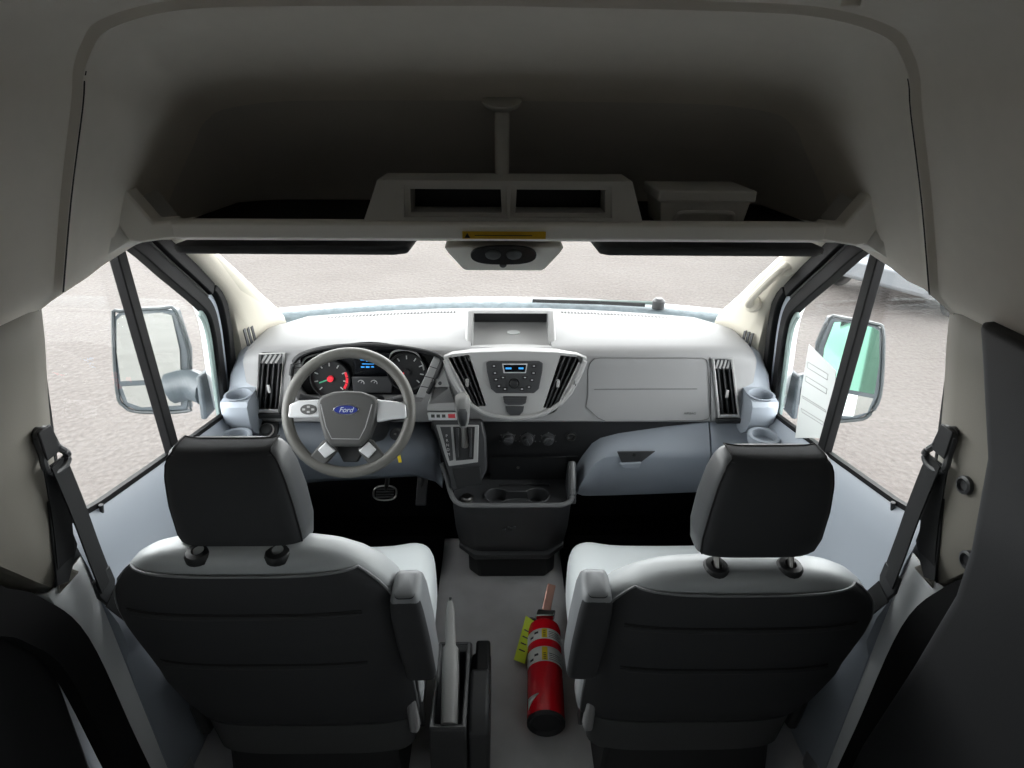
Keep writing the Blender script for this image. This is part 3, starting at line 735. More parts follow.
# end modules with cup holders
for s in (-1, 1):
    bm = B(); rows = []
    for x, k in ((.79,0), (.80,0), (.835,0), (.868,.006), (.882,.02), (.888,.05)):
        rows.append([V((s*x,1.97,.955-k)), V((s*x,1.86,.945-k*1.2)), V((s*x,1.78,.905-k)), V((s*x,1.757,.865-k*.8)), V((s*x,1.75,.855-k*.5)), V((s*x,1.665+k*.6,.845-k*.4)), V((s*x,1.652+k,.832-k*.4)),
                     V((s*x,1.650+k,.775)), V((s*x,1.668+k,.735)), V((s*x,1.70,.71)), V((s*x,1.97,.71))])
    loft(bm, rows, True, True); em = obj('cup_holder_module', bm, M['blue'], dash, smooth=50)
    cc = V((s*.832,1.705,.80))
    bm = B(); cyl(bm, cc, cc+V((0,0,.12)), .036, .040, 28); cut(em, bm)
    bm = B(); lathe(bm, cc+V((0,0,.047)), (0,0,1), [(0,.037), (.004,.044), (.006,.044), (.006,.038)], 28); obj('cup_rim', bm, M['blue'], em)

# steering column, stalks, lower dash underside
WC = V((-.447,1.55,.872)); WN = V((.0,-.86,.51)).normalized(); WU = V((0,.51,.86)).normalized(); WX = V((1,0,0))
bm = B(); rows = []
for t, w_, h_ in ((.05,.045,.05), (.07,.062,.062), (.14,.068,.066), (.24,.075,.08)):
    c = WC-WN*t-WU*.012; rows.append([c+WX*w_*sgn(cos(a), .6)+WU*h_*sgn(sin(a), .6) for a in [2*pi*k/20 for k in range(20)]])
loft(bm, rows, True, True); colm = obj('steering_column', bm, M['black'], dash, smooth=50)
for s, up_ in ((-1,.035), (1,.035), (1,-.02)):
    bm = B(); tube(bm, [WC-WN*.085+WX*s*.05+WU*up_*.6, WC-WN*.075+WX*s*.10+WU*up_, WC-WN*.065+WX*s*.165+WU*(up_+.015)], [.008,.009,.012], 10); obj('stalk', bm, M['black'], colm)
# ignition barrel and hanging key tag
c = at(397, 434, y=1.66)
bm = B(); lathe(bm, c, WN, [(0,.020), (.02,.020), (.024,.015), (.024,.001)], 18); ig = obj('ignition', bm, M['dark'], colm)
bm = B(); ribbon(bm, [c+WN*.022+WX*.0, c+WN*.05], .006, .003, (0,0,1)); obj('ignition_key', bm, M['steel'], ig)
c = at(399, 459, y=1.665)
bm = B(); ribbon(bm, [c+V((0,0,.014)), c+V((.004,-.004,-.010))], .010, .004, (1,0,0)); obj('column_tag', bm, M['yellow'], colm)
line([(404,446), (399,456)], Plane(1.66,.8,1.66,.7), .0015, 'steel', name='tag_cord')

# firewall and footwell carpet
bm = B(); prism(bm, [(-.9,2.02,-.02), (-.9,2.02,.12), (-.9,2.12,.35), (-.9,2.14,.90), (-.9,2.17,.90), (-.9,2.2,-.02)], (1.8,0,0))
struct(obj('wall_front', bm, M['carpet'], smooth=0), 'dark carpeted bulkhead under the dashboard', 'wall')
for nm, s in (('driver', -1), ('passenger', 1)):
    bm = B(); rows = [[V((s*x, y, z)) for x in (.24, .3, .82, .845)] for y, z in ((1.48,.004), (1.52,.014), (1.9,.014), (2.0,.03), (2.08,.2), (2.10,.3))]
    loft(bm, rows); o = obj('floor_mat', bm, M['carpet'], smooth=50, solid=.008)
    tag(o, 'black floor mat in the %s footwell' % nm, 'mat', 'footwell mats')
# pedals
pd = thing('brake_pedal', 'metal rimmed brake pedal hanging under the steering wheel', 'pedal', (-.47,2.0,.2))
c = at(385, 493, y=1.93)
n = V((0,-.72,.69)).normalized(); up = V((0,.69,.72))
bm = B(); prism(bm, [c+WX*.047*sgn(cos(a), .8)+up*.030*sgn(sin(a), .7) for a in [2*pi*k/24 for k in range(24)]], -n*.012); obj('pedal_pad', bm, M['rubber'], pd, bevel=.003)
bm = B(); tube(bm, [c+n*.001+WX*.045*sgn(cos(a), .8)+up*.028*sgn(sin(a), .7) for a in [2*pi*k/24 for k in range(24)]], .0035, 6, True); obj('pedal_rim', bm, M['steel'], pd)
for k in range(4):
    bm = B(); ribbon(bm, [c+n*.002-WX*.034+up*(-.016+.0105*k), c+n*.002+WX*.034+up*(-.016+.0105*k)], .005, .005, up); obj('pedal_rib', bm, M['dark'], pd)
bm = B(); tube(bm, [c-n*.01, c+V((.01,.03,.05)), c+V((.02,.10,.25))], .009, 8); obj('pedal_arm', bm, M['black'], pd)
pa = thing('accelerator_pedal', 'narrow accelerator pedal right of the brake pedal', 'pedal', (-.33,2.0,.15))
c = at(421, 490, y=1.95)
bm = B(); prism(bm, [c+WX*x_+up*u_ for x_, u_ in ((-.02,-.06), (.022,-.06), (.026,.06), (-.016,.06))], -n*.012); obj('pedal_pad', bm, M['dark'], pa, bevel=.004)
bm = B(); tube(bm, [c-n*.01, c+V((.01,.06,.08)), c+V((.02,.12,.22))], .008, 8); obj('pedal_arm', bm, M['black'], pa)

# ============================================================ CENTRE CONSOLE
con = thing('centre_console', 'dark grey centre console with twin cup holders below the dashboard', 'console', (.04,1.75,0))
# lower pod: tray body
bm = B(); rows = []
for z, xl_, xr_, yr, e in ((.17,-.150,.225,1.742,.012), (.20,-.160,.235,1.730,.012), (.30,-.166,.240,1.685,.012), (.42,-.168,.240,1.645,.012), (.455,-.168,.240,1.632,.012), (.468,-.166,.238,1.634,.012)):
    rows.append([V((xl_,1.98,z)), V((xl_,yr+.045,z)), V((xl_+.05,yr+.008,z)), V((xl_+.075,yr,z)), V((xr_-.075,yr,z)), V((xr_-.05,yr+.008,z)), V((xr_,yr+.045,z)), V((xr_,1.98,z))])
loft(bm, rows, True, True); cb = obj('cup_tray', bm, M['dark'], con, smooth=40)
for cx in (-.016, .121):
    bm = B(); cyl(bm, (cx,1.688,.428), (cx,1.688,.55), .035, .050, 28); cut(cb, bm)
bm = B(); box(bm, (.0,1.666,.425), (.105,1.710,.55)); cut(cb, bm)
bm = B(); box(bm, (-.01,1.745,.44), (.17,1.758,.55)); cut(cb, bm)
bm = B(); rim = []
rim += [V((-.016+.044*cos(a),1.688+.042*sin(a),.470)) for a in [radians(35+29*k) for k in range(11)]]
rim += [V((.121+.044*cos(a),1.688+.042*sin(a),.470)) for a in [radians(215+29*k) for k in range(11)]]
tube(bm, rim, .0035, 6, True); obj('cup_rim', bm, M['dark'], con)
# base lip and plinth
bm = B(); rows = []
for z, k in ((.145,.0), (.155,-.006), (.172,-.006), (.178,.004)):
    rows.append([V((-.155+k,1.98,z)), V((-.155+k,1.79+k,z)), V((-.10,1.732+k,z)), V((.175,1.732+k,z)), V((.23-k,1.79+k,z)), V((.23-k,1.98,z))])
loft(bm, rows, True, True); obj('base_lip', bm, M['dark'], con, smooth=40)
bm = B(); prism(bm, [V((-.13,1.99,0)), V((-.13,1.83,0)), V((-.09,1.79,0)), V((.17,1.79,0)), V((.21,1.83,0)), V((.21,1.99,0))], (0,0,.15)); obj('plinth', bm, M['black'], con, bevel=.01)
# side cheeks that rise to the dash
bm = B(); prism(bm, [V((.225,1.69,.45)), V((.225,1.645,.462)), V((.225,1.66,.50)), V((.225,1.69,.56)), V((.225,1.708,.588)), V((.225,1.725,.588)), V((.225,1.75,.52)), V((.225,1.755,.45))], (.028,0,0)); obj('side_cheek', bm, M['dark'], con, bevel=.007, seg=3)
bm = B(); tube(bm, smoothpath([(.239,1.712,.590), (.240,1.695,.57), (.240,1.665,.53), (.236,1.645,.487), (.21,1.632,.474), (.16,1.630,.472), (-.08,1.630,.472), (-.14,1.636,.474), (-.168,1.66,.49), (-.185,1.68,.55), (-.20,1.69,.60)], 5), .0085, 8); obj('console_rim', bm, M['rimgrey'], con)
# back wall of the open shelf
bm = B(); prism(bm, [V((-.04,1.782,.470)), V((.225,1.782,.470)), V((.225,1.762,.575)), V((-.04,1.762,.575))], V((0,.006,0))); bw = obj('shelf_back', bm, M['black'], con, smooth=0)
bm = B(); disc(bm, at(518, 467, y=1.770)+V((0,-.002,0)), (0,-1,.1), .005, .004, 12); obj('shelf_stud', bm, M['steel'], bw)
# gear bezel tower
GB = Plane(1.700, .735, 1.655, .56)
TW = [(431,421), (482,421), (486,440), (487,470), (480,484), (452,492), (447,470), (440,448)]
bm = B(); prism(bm, outl(TW, 0, GB), V((0,.048,-.012))); tw = obj('gear_tower', bm, M['dark'], con, bevel=.006)
bz = plate('gear_bezel', [(436,424.5), (479,424.5), (478,462), (449,466), (446,458)], .001, .006, M['pad2'], con, GB, bev=.003)
gp_ = plate('gate_plate', [(453,426.5), (475,426.5), (473.5,459), (456,460.5)], .0045, .004, M['black'], con, GB)
plate('letter_plate', [(440,426.5), (451,426.5), (453.5,460), (449.5,461)], .0045, .003, M['dark'], con, GB)
for k, ch in enumerate('PRNDM'):
    text('gear_letter', ch, .013, GB.on(446.6+.5*k, 436+4.6*k, .0078), (1,0,0), GB.v, M['tick'], con, .0003)
for x in (457.5, 470.5): plate('gate_rail', [(x-1.6,428), (x+1.6,428), (x+1.2,457), (x-1.2,457)], .008, .006, M['dark'], con, GB, bev=.002)
bm = B(); prism(bm, outl([(452,468), (480,466), (482,484), (457,488)], .002, GB), GB.n*.004); obj('pocket_face', bm, M['black'], con, bevel=.002)
# 12V cap in the tray corner
c = V((-.118,1.672,.468))
bm = B(); lathe(bm, c, (0,0,1), [(0,.022), (.006,.022), (.008,.018), (.012,.016), (.012,.001)], 20); sk = obj('socket_cap', bm, M['steel'], con)
# embossed mark on the console face
for k in range(4):
    c = at(504+3.4*k, 528+(1.5, -1.2, .6, -1)[k], y=1.672)
    bm = B(); prism(bm, [c+V((-.006,0,-.004)), c+V((.004,0,-.007)), c+V((.006,0,.005)), c+V((-.002,0,.008))], V((0,-.006,.0))); obj('embossed_mark', bm, M['dark'], con, bevel=.001)
# gear lever
gl = thing('gear_lever', 'grey topped automatic gear lever rising from the silver edged gate', 'gear lever', GB.on(464, 450, .0))
g0 = GB.on(465, 446, .020); g1 = GB.on(463.5, 426, .05); g2 = GB.on(462.5, 409, .078)
bm = B(); tube(bm, [g0, g0.lerp(g1, .5), g1], [.012,.010,.009], 10); obj('shaft', bm, M['steel'], gl)
bm = B(); ax = (g2-g1).normalized(); uu = WX; ww = ax.cross(uu)
rows = []
top = GB.on(462.3, 394.5, .085); 
for t, a_, b_ in ((0,.013,.012), (.12,.017,.016), (.4,.021,.019), (.75,.0235,.022), (.92,.022,.021), (.985,.015,.014), (1.0,.006,.006)):
    c = g1.lerp(top, t); rows.append([c+uu*a_*cos(2*pi*k/18)+ww*b_*sin(2*pi*k/18) for k in range(18)])
loft(bm, rows, True, True); knb = obj('knob', bm, M['lever'], gl, smooth=60, label='mid grey knob')
bm = B(); rows = []
fn = V((0,-.8,.55)).normalized()
for t, a_ in ((.12,.007), (.3,.013), (.55,.015), (.68,.010)):
    c = g1.lerp(top, t)+ (ww if ww.y < 0 else -ww)*(.0155+.0045*min(1, t*2)); rows.append([c-uu*a_, c+uu*a_])
loft(bm, rows); obj('knob_inset', bm, M['dark'], knb, solid=.006)

# ============================================================ STEERING WHEEL
sw = thing('steering_wheel', 'grey four spoke steering wheel with silver spokes and blue oval badge', 'steering wheel', WC)
SPX = 344.
def W(px, py, off=0): return WC+WX*((px-349)/SPX)+WU*((411.5-py)/SPX)+WN*off
bm = B(); tube(bm, [WC+WX*.179*cos(2*pi*k/64)+WU*.175*sin(2*pi*k/64) for k in range(64)], .0165, 14, True, .95, up=WN); rimo = obj('rim', bm, M['wheel'], sw, smooth=80)
for a0 in (-28, 208):
    pts = [WC+WX*.179*cos(radians(a))+WU*.175*sin(radians(a)) for a in (a0-1, a0+1)]
hubpx = [(322,396), (335,391.5), (349,390.5), (363,391.5), (376,396), (379,403), (377,418), (371,437), (364,446), (334,446), (327,437), (321,418), (319,403)]
def wplate(name, px, off, th_, m, par, bev=.003, smooth=40, sub=None):
    bm = B(); prism(bm, [W(x, y, off) for x, y in px], WN*th_); return obj(name, bm, m, par, bevel=bev, seg=3, smooth=smooth)
hub = wplate('hub', hubpx, -.03, .058, M['hub'], sw, .010)
line_ = [(323.5,404), (329,426), (335,438), (362,438.5), (368,427), (374,404)]
bm = B(); tube(bm, [W(x, y, .0275) for x, y in line_], .0016, 6); obj('airbag_seam', bm, M['pad'], hub)
# badge
for k, (rx, ry, o_, m_) in enumerate(((.0365,.0150,.0275,'chrome'), (.0335,.0125,.0292,'emblem'))):
    c = W(348.5, 409.5, o_)
    bm = B(); prism(bm, [c+WX*rx*cos(a)+WU*ry*sin(a) for a in [2*pi*j/32 for j in range(32)]], WN*.002); ob = obj('badge' if k == 0 else 'badge_face', bm, M[m_], hub if k == 0 else hub, bevel=.0006)
text('badge_script', 'Ford', .021, W(348.5, 409.8, .0316), WX, WU, M['paper'], hub, .0004, .35)
# spokes
def spoke(px, m, name='spoke', off=-.012, th_=.026): return wplate(name, px, off, th_, m, sw, .005)
lsp = spoke([(291,404), (300,400), (321,399), (322,417), (305,417.5), (290,417)], M['silver'], th_=.03)
rsp = spoke([(377,399), (398,401), (407,404), (408,418), (393,419), (378,422)], M['silver'], th_=.03)
bm = B(); prism(bm, [W(310.5+8.2*cos(a), 409+5.2*sin(a), .017) for a in [2*pi*j/20 for j in range(20)]], WN*.004); bt = obj('button_pad', bm, M['hub'], lsp, bevel=.001)
for x, y in ((306,409), (310.5,406.5), (310.5,411.5), (315,409)):
    bm = B(); prism(bm, [W(x-1.4, y-1, .0205), W(x+1.4, y-1, .0205), W(x+1.4, y+1, .0205), W(x-1.4, y+1, .0205)], WN*.0015); obj('button', bm, M['pad2'], lsp, bevel=.0005)
for sg_ in (-1, 1):
    mx_ = lambda x: 349+sg_*(x-349)
    spoke([(mx_(x), y) for x, y in ((364,436), (374,440), (388,458), (380,466), (370,463), (359,450))], M['hub'], th_=.022, name='lower_spoke')
    wplate('spoke_trim', [(mx_(x), y) for x, y in ((370,441), (378,449), (370.5,457.5), (360.5,450))], .008, .008, M['silver'], sw, .003)
# dark shroud behind hub
wplate('hub_back', [(318,410), (330,440), (342,462), (356,462), (368,440), (380,410), (366,396), (332,396)], -.045, .02, M['black'], sw, .004)
# ============================================================ SEATS
def interp(tab, z):
    for a, b in zip(tab, tab[1:]):
        if z <= b[0]:
            t = (z-a[0])/(b[0]-a[0]); return [p+(q-p)*t for p, q in zip(a, b)]
    return tab[-1]

def seat(s, hz, dz):
    """s = -1 driver, +1 passenger; hz = how far the headrest is pulled up"""
    cx = .492*s; who = 'driver' if s < 0 else 'passenger'
    t = thing('front_seat', ('driver seat behind the steering wheel, dark back and grey shoulders, headrest pushed down' if s < 0 else
              'passenger seat beside the red fire extinguisher, dark back, headrest raised on its posts'), 'seat', (cx,1.15,0), 'front seats')
    X = lambda v: cx+s*v        # + is outboard
    # backrest: half width, half depth, rear-face Y by height; outboard side tapers more
    rows = [(.27,.250,.05), (.285,.264,.060), (.33,.272,.066), (.40,.276,.070), (.50,.280,.073), (.62,.284,.075), (.70,.285,.076), (.77,.280,.074), (.82,.268,.070), (.86,.246,.065), (.89,.220,.057), (.912,.190,.048), (.926,.160,.038), (.934,.120,.024), (.937,.07,.012)]
    rows = [(z+dz*max(0, z-.335)/.6, a*(1.05 if s < 0 else 1.085), b) for z, a, b in rows]
    yc = lambda z: 1.040-(z-.335)*.21
    sh = lambda z: -.010*s*max(0, (.5-z)/.23)
    ringpts = []
    for z, a, b in rows:
        ringpts.append(ring(cx+sh(z), yc(z), z, a, b, 3.2 if z > .5 else 3.6, 48))
    bm = B(); loft(bm, ringpts, True, True)
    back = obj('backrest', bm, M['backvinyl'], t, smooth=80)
    # dark rear panel
    zs = [z+dz*max(0, z-.335)/.6 for z in [.276+.0305*k for k in range(20)]+[.872, .886, .896]]
    prow = []
    for z in zs:
        r = interp(rows, z); a, b = r[1], r[2]
        row = []
        for k in range(25):
            an = radians((194 if s < 0 else 202)+(144)*k/24); n = 3.2 if z > .5 else 3.6
            x = a*sgn(cos(an), 2/n); y = b*sgn(sin(an), 2/n)
            bulge = .004+.004*sin(pi*min(1, max(0, (z-.36)/.24)))*(z < .6)+.003*sin(pi*min(1, max(0, (z-.6)/.17)))
            row.append(V((cx+sh(z)+x*1.012, yc(z)+y*1.03-bulge*abs(sin(an))-.001, z)))
        prow.append(row)
    bm = B(); loft(bm, prow); pn = obj('back_panel', bm, M['seatback'], t, smooth=80, label='black rear cover')
    edge = [r[0] for r in prow]+prow[-1][1:]+[r[-1] for r in prow[::-1]][1:]
    bm = B(); tube(bm, edge, .0028, 6); obj('piping', bm, M['piping'], pn)
    for z, lo, hi in ((.80+dz*.8,4,20), (.615+dz*.45,5,19)):
        i = min(range(len(zs)), key=lambda q: abs(zs[q]-z))
        bm = B(); tube(bm, [p+V((0,-.0005,0)) for p in prow[i][lo:hi]], [.0015]+[.0035]*(hi-lo-2)+[.0015], 6); obj('fold', bm, M['stitch'], pn)
        bm = B(); tube(bm, [p+V((0,-.0015,-.007)) for p in prow[i][lo:hi]], [.002]+[.005]*(hi-lo-2)+[.002], 6); obj('fold', bm, M['seatback'], pn)
    # shoulder stitch lines
    for dx in (-.13, .15):
        pts = []
        for z, a, b in rows[9:]:
            if abs(dx) > a*.95: continue
            x = dx; y0 = b*(max(0, 1-abs(x/a)**3.2))**(1/3.2)
            pts.append(V((cx+s*x, yc(z)-y0-.0005, z)))
        pts = [p for p in pts if p.z > .90+dz]
        if len(pts) > 2: bm = B(); tube(bm, pts, .0016, 6); obj('stitch_line', bm, M['piping'], back)
    # lower skirt of the back
    bm = B(); loft(bm, [ring(cx-.008*s, yc(.27)+.01, .125, .238, .05, 4), ring(cx-.008*s, yc(.27), .17, .258, .066, 4), ring(cx-.008*s, yc(.27), .29, .270, .074, 4)], True, True)
    obj('back_skirt', bm, M['skirt'], t, smooth=60)
    # headrest
    hb = .918+hz; hx = cx+(.008 if s < 0 else .016)*s
    hr = [(0,.108,.035), (.008,.118,.046), (.05,.123,.054), (.12,.120,.055), (.18,.113,.050), (.212,.105,.044), (.228,.098,.036), (.235,.086,.026)]
    hy = lambda z: .955-(z)*.06
    rr = [ring(hx, hy(z), hb+z, a, b, 4.2, 40) for z, a, b in hr]
    bm = B(); loft(bm, rr, True, True); hd = obj('headrest', bm, M['headvinyl'], t, smooth=80)
    hp = []
    for z in [.004+.0114*k for k in range(21)]:
        r = interp(hr, z); row = []
        for k in range(21):
            an = radians(207+126*k/20); x = r[1]*sgn(cos(an), 2/4.2); y = r[2]*sgn(sin(an), 2/4.2)
            row.append(V((hx+x*1.002, hy(z)+y-.003, hb+z)))
        hp.append(row)
    last = hp[-1]; zt = last[0].z
    for f_, up_ in ((.06,.0035), (.35,.0050), (.7,.0050), (.97,.003)):
        hp.append([V((p.x*1.0, p.y+.052*f_*(1+.0*p.x), zt+up_)) for p in last])
    bm = B(); loft(bm, hp); hp_ = obj('headrest_panel', bm, M['seatback'], hd, smooth=80, label='black rear face of the headrest')
    edge = [r[0] for r in hp]+hp[-1][1:]+[r[-1] for r in hp[::-1]][1:]
    bm = B(); tube(bm, edge, .0018, 6); obj('headrest_piping', bm, M['stitch'], hd)
    for dx in (-.075, .075):
        bm = B(); cyl(bm, (hx+dx,.885,.88+dz), (hx+dx,.945,hb+.03), .0065, seg=12); ps = obj('headrest_post', bm, M['steel'], t)
        bm = B(); lathe(bm, (hx+dx,.893+(.028 if s > 0 else 0),.918+dz+(.008 if s > 0 else 0)), (0,-.1,1), [(0,.026), (.010,.026), (.016,.022), (.018,.012), (.012,.008)], 18); obj('post_guide', bm, M['black'], t)
    # cushion with bolsters
    bm = B(); rows2 = []
    for y, zt, w_ in ((.99,.475,.25), (1.05,.480,.285), (1.15,.492,.300), (1.25,.505,.302), (1.36,.514,.300), (1.41,.508,.290), (1.435,.475,.262), (1.45,.44,.25), (1.448,.36,.245), (1.43,.33,.24)):
        row = []
        for u, dz in ((-1,-.16), (-1.0,-.05), (-.97,-.018), (-.9,.0), (-.8,.004), (-.62,-.012), (-.3,-.014), (0,-.015), (.3,-.014), (.62,-.012), (.8,.004), (.9,.0), (.97,-.018), (1.0,-.05), (1,-.16)):
            row.append(V((cx+u*w_, y, max(.32, zt+dz) if y < 1.44 else max(.32, zt+dz*.3))))
        rows2.append(row)
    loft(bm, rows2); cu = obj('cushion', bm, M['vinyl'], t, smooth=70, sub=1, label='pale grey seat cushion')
    bm = B(); box(bm, (cx-.235,1.0,.30), (cx+.235,1.42,.345)); obj('seat_pan', bm, M['black'], t, bevel=.01)
    # plinth and side covers
    bm = B(); rows3 = []
    for z, w_, y0, y1 in ((0,.235,.98,1.40), (.02,.23,.985,1.395), (.20,.215,1.0,1.38), (.30,.225,.99,1.40)):
        rows3.append([V((cx-w_,y0,z)), V((cx+w_,y0,z)), V((cx+w_,y1,z)), V((cx-w_,y1,z))])
    loft(bm, rows3, True, True); obj('plinth', bm, M['black'], t, bevel=.012)
    bm = B(); prism(bm, [V((X(-.258),.985,.25)), V((X(-.258),.975,.36)), V((X(-.258),1.0,.47)), V((X(-.258),1.06,.50)), V((X(-.258),1.12,.40)), V((X(-.258),1.34,.37)), V((X(-.258),1.40,.30)), V((X(-.258),1.30,.24)), V((X(-.258),1.08,.20))], (-s*.024,0,0))
    obj('side_cover', bm, M['pad'], t, bevel=.008)
    bm = B(); prism(bm, [V((X(.245),.985,.25)), V((X(.245),.975,.36)), V((X(.245),1.0,.47)), V((X(.245),1.06,.48)), V((X(.245),1.12,.40)), V((X(.245),1.38,.36)), V((X(.245),1.38,.28)), V((X(.245),1.08,.22))], (s*.024,0,0))
    obj('side_cover', bm, M['black'], t, bevel=.008)
    # folded-up armrest on the inboard side
    mt = Matrix.Translation((X(-.309), .925, .695)) @ Matrix.Rotation(radians(10), 4, 'X') @ Matrix.Rotation(radians(2.5*s), 4, 'Y')
    bm = B(); rr = []
    for z, a, b in ((-.15,.018,.030), (-.145,.028,.040), (-.13,.034,.047), (0,.036,.050), (.10,.034,.048), (.130,.031,.043), (.143,.026,.036), (.148,.016,.026)):
        rr.append([mt @ p for p in ring(0, 0, z, a, b, 5, 28)])
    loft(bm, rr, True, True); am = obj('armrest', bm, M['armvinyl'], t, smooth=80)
    ap = []
    for z in [-.146+.0146*k for k in range(21)]:
        r = interp([(-.15,.018,.030), (-.145,.028,.040), (-.13,.034,.047), (0,.036,.050), (.10,.034,.048), (.130,.031,.043), (.143,.026,.036), (.148,.016,.026)], z)
        ap.append([mt @ V((r[1]*sgn(cos(radians(200+140*k/12)), .4)*1.01, r[2]*sgn(sin(radians(200+140*k/12)), .4)-.002, z)) for k in range(13)])
    bm = B(); loft(bm, ap); obj('armrest_panel', bm, M['seatback'], am, smooth=80, label='black rear face of the armrest')
    bm = B(); cyl(bm, (X(-.27),.95,.60), (X(-.31),.955,.60), .026, seg=18); obj('armrest_pivot', bm, M['black'], t)
    # belt buckle stalk
    bm = B(); ribbon(bm, [(X(-.284),1.04,.22), (X(-.284),1.0,.40), (X(-.286),.99,.47)], .03, .012, (0,1,0)); obj('buckle_stalk', bm, M['black'], t, bevel=.003)
    return t
seat(-1, -.012, 0); seat(1, -.030, -.075)

# ============================================================ SEAT BELTS
def belt(s):
    X = lambda v: s*v
    t = thing('seat_belt', 'black seat belt on the left pillar behind the driver door' if s < 0 else 'black seat belt on the right pillar, next to two round screw caps', 'seat belt', (X(.84),.94,1.1), 'front seat belts')
    g = V((X(.828), .945, 1.125))
    # anchor cover and D-ring
    bm = B(); prism(bm, [g+V((s*.012,dy,dz)) for dy, dz in ((-.016,-.02), (.014,-.02), (.018,.03), (.008,.062), (-.010,.062), (-.018,.03))], (X(.014),0,0)); obj('anchor_cover', bm, M['black'], t, bevel=.006)
    bm = B(); cyl(bm, g+V((X(.016),0,.035)), g+V((X(-.006),0,.035)), .013, .011, 16); obj('anchor_bolt', bm, M['dark'], t)
    ringp = smoothpath([g+V((s*dx,dy,dz)) for dx, dy, dz in ((0,-.012,.036), (0,.012,.036), (-.004,.016,.0), (-.008,.028,-.026), (-.008,.016,-.042), (-.006,-.012,-.042), (-.004,-.024,-.026), (0,-.016,.0))], 5, True)
    bm = B(); tube(bm, ringp, .0065, 8, True); obj('belt_ring', bm, M['dark'], t)
    bm = B(); prism(bm, [g+V((X(-.004),dy,dz)) for dy, dz in ((-.016,.045), (.016,.045), (.022,-.012), (-.020,-.012))], (X(-.005),0,0)); obj('ring_cover', bm, M['black'], t, bevel=.002)
    lo = V((X(.822), .952, .79))
    a = g+V((X(-.008),.002,-.026))
    path = smoothpath([a, a.lerp(lo, .35)+V((X(-.002),0,-.006)), a.lerp(lo, .7)+V((0,0,-.004)), lo], 5)
    bm = B(); ribbon(bm, path, .048, .003, (.15*s,1,.30)); obj('webbing', bm, M['webbing'], t)
    b_ = V((X(.842), .905, .90))
    bm = B(); ribbon(bm, smoothpath([a+V((X(.004),-.008,0)), V((X(.838),.93,.99)), b_, V((X(.862),.895,.84))], 5), .048, .003, (0,1,0)); obj('retractor_webbing', bm, M['webbing'], t)
    bm = B(); prism(bm, [lo+V((0,dy,dz)) for dy, dz in ((-.026,.03), (.026,.03), (.028,-.01), (.012,-.05), (-.012,-.05), (-.028,-.01))], (X(.008),0,0)); obj('latch_plate', bm, M['black'], t, bevel=.003)
    bm = B(); ribbon(bm, smoothpath([lo+V((0,0,-.03)), V((X(.79),1.05,.45)), V((X(.80),1.07,.18))], 5), .048, .003, (0,1,0)); obj('lap_webbing', bm, M['webbing'], t)
belt(-1); belt(1)

# ============================================================ HANDBRAKE
hb = thing('handbrake', 'grey handbrake lever in its open black housing beside the driver seat', 'handbrake', (-.13,1.1,0))
bm = B(); rows = []
for z, x0, x1, y0, y1 in ((0,-.192,-.092,1.005,1.36), (.16,-.190,-.092,1.0,1.34), (.235,-.186,-.092,.995,1.28), (.245,-.182,-.096,.998,1.27)):
    rows.append([V((x0,y0,z)), V((x1,y0,z)), V((x1,y1,z)), V((x0,y1,z))])
loft(bm, rows, True, True); hs = obj('housing', bm, M['dark'], hb, bevel=.006)
bm = B(); box(bm, (-.174,1.015,.08), (-.104,1.24,.40)); cut(hs, bm)
bm = B(); tube(bm, [(-.181,1.004,.245), (-.097,1.004,.245), (-.097,1.262,.245), (-.181,1.262,.245)], .0055, 6, True); obj('housing_rim', bm, M['rimgrey'], hb)
bm = B(); prism(bm, [V((-.09,1.01,0)), V((-.09,1.01,.20)), V((-.09,1.06,.235)), V((-.09,1.19,.235)), V((-.09,1.20,.18)), V((-.09,1.30,.17)), V((-.09,1.30,0))], (.058,0,0)); obj('side_block', bm, M['dark'], hb, bevel=.012, seg=3)
bm = B(); box(bm, (-.078,1.20,.0), (-.034,1.315,.205)); obj('rear_stop', bm, M['black'], hb, bevel=.008)
mt = Matrix
p0, p1, p2, p3 = V((-.137,1.02,.235)), V((-.139,1.12,.295)), V((-.142,1.18,.325)), V((-.150,1.305,.375))
rows = []
d = (p3-p0).normalized(); nn = d.cross(V((1,0,0))).normalized()
for c, a_, b_ in ((V((-.137,1.03,.17)),.018,.02), (p0,.022,.03), (p1,.023,.027), (p2,.022,.022), (p2.lerp(p3,.06),.015,.016), (p2.lerp(p3,.7),.013,.013), (p2.lerp(p3,.93),.010,.010), (p3,.005,.005)):
    rows.append([c+V((1,0,0))*a_*sgn(cos(2*pi*k/20), .7)+nn*b_*sgn(sin(2*pi*k/20), .7) for k in range(20)])
bm = B(); loft(bm, rows, True, True); lv = obj('lever', bm, M['lever'], hb, smooth=50)
bm = B(); cyl(bm, p3-d*.004, p3+d*.010, .004, seg=10); obj('release_button', bm, M['black'], hb)
bm = B(); tube(bm, [p0+nn*-.0, p0+V((.0235,0,.0)), p1+V((.0245,0,0)), p2+V((.0235,0,0))][1:], .0012, 6); obj('grip_seam', bm, M['stitch'], lv)

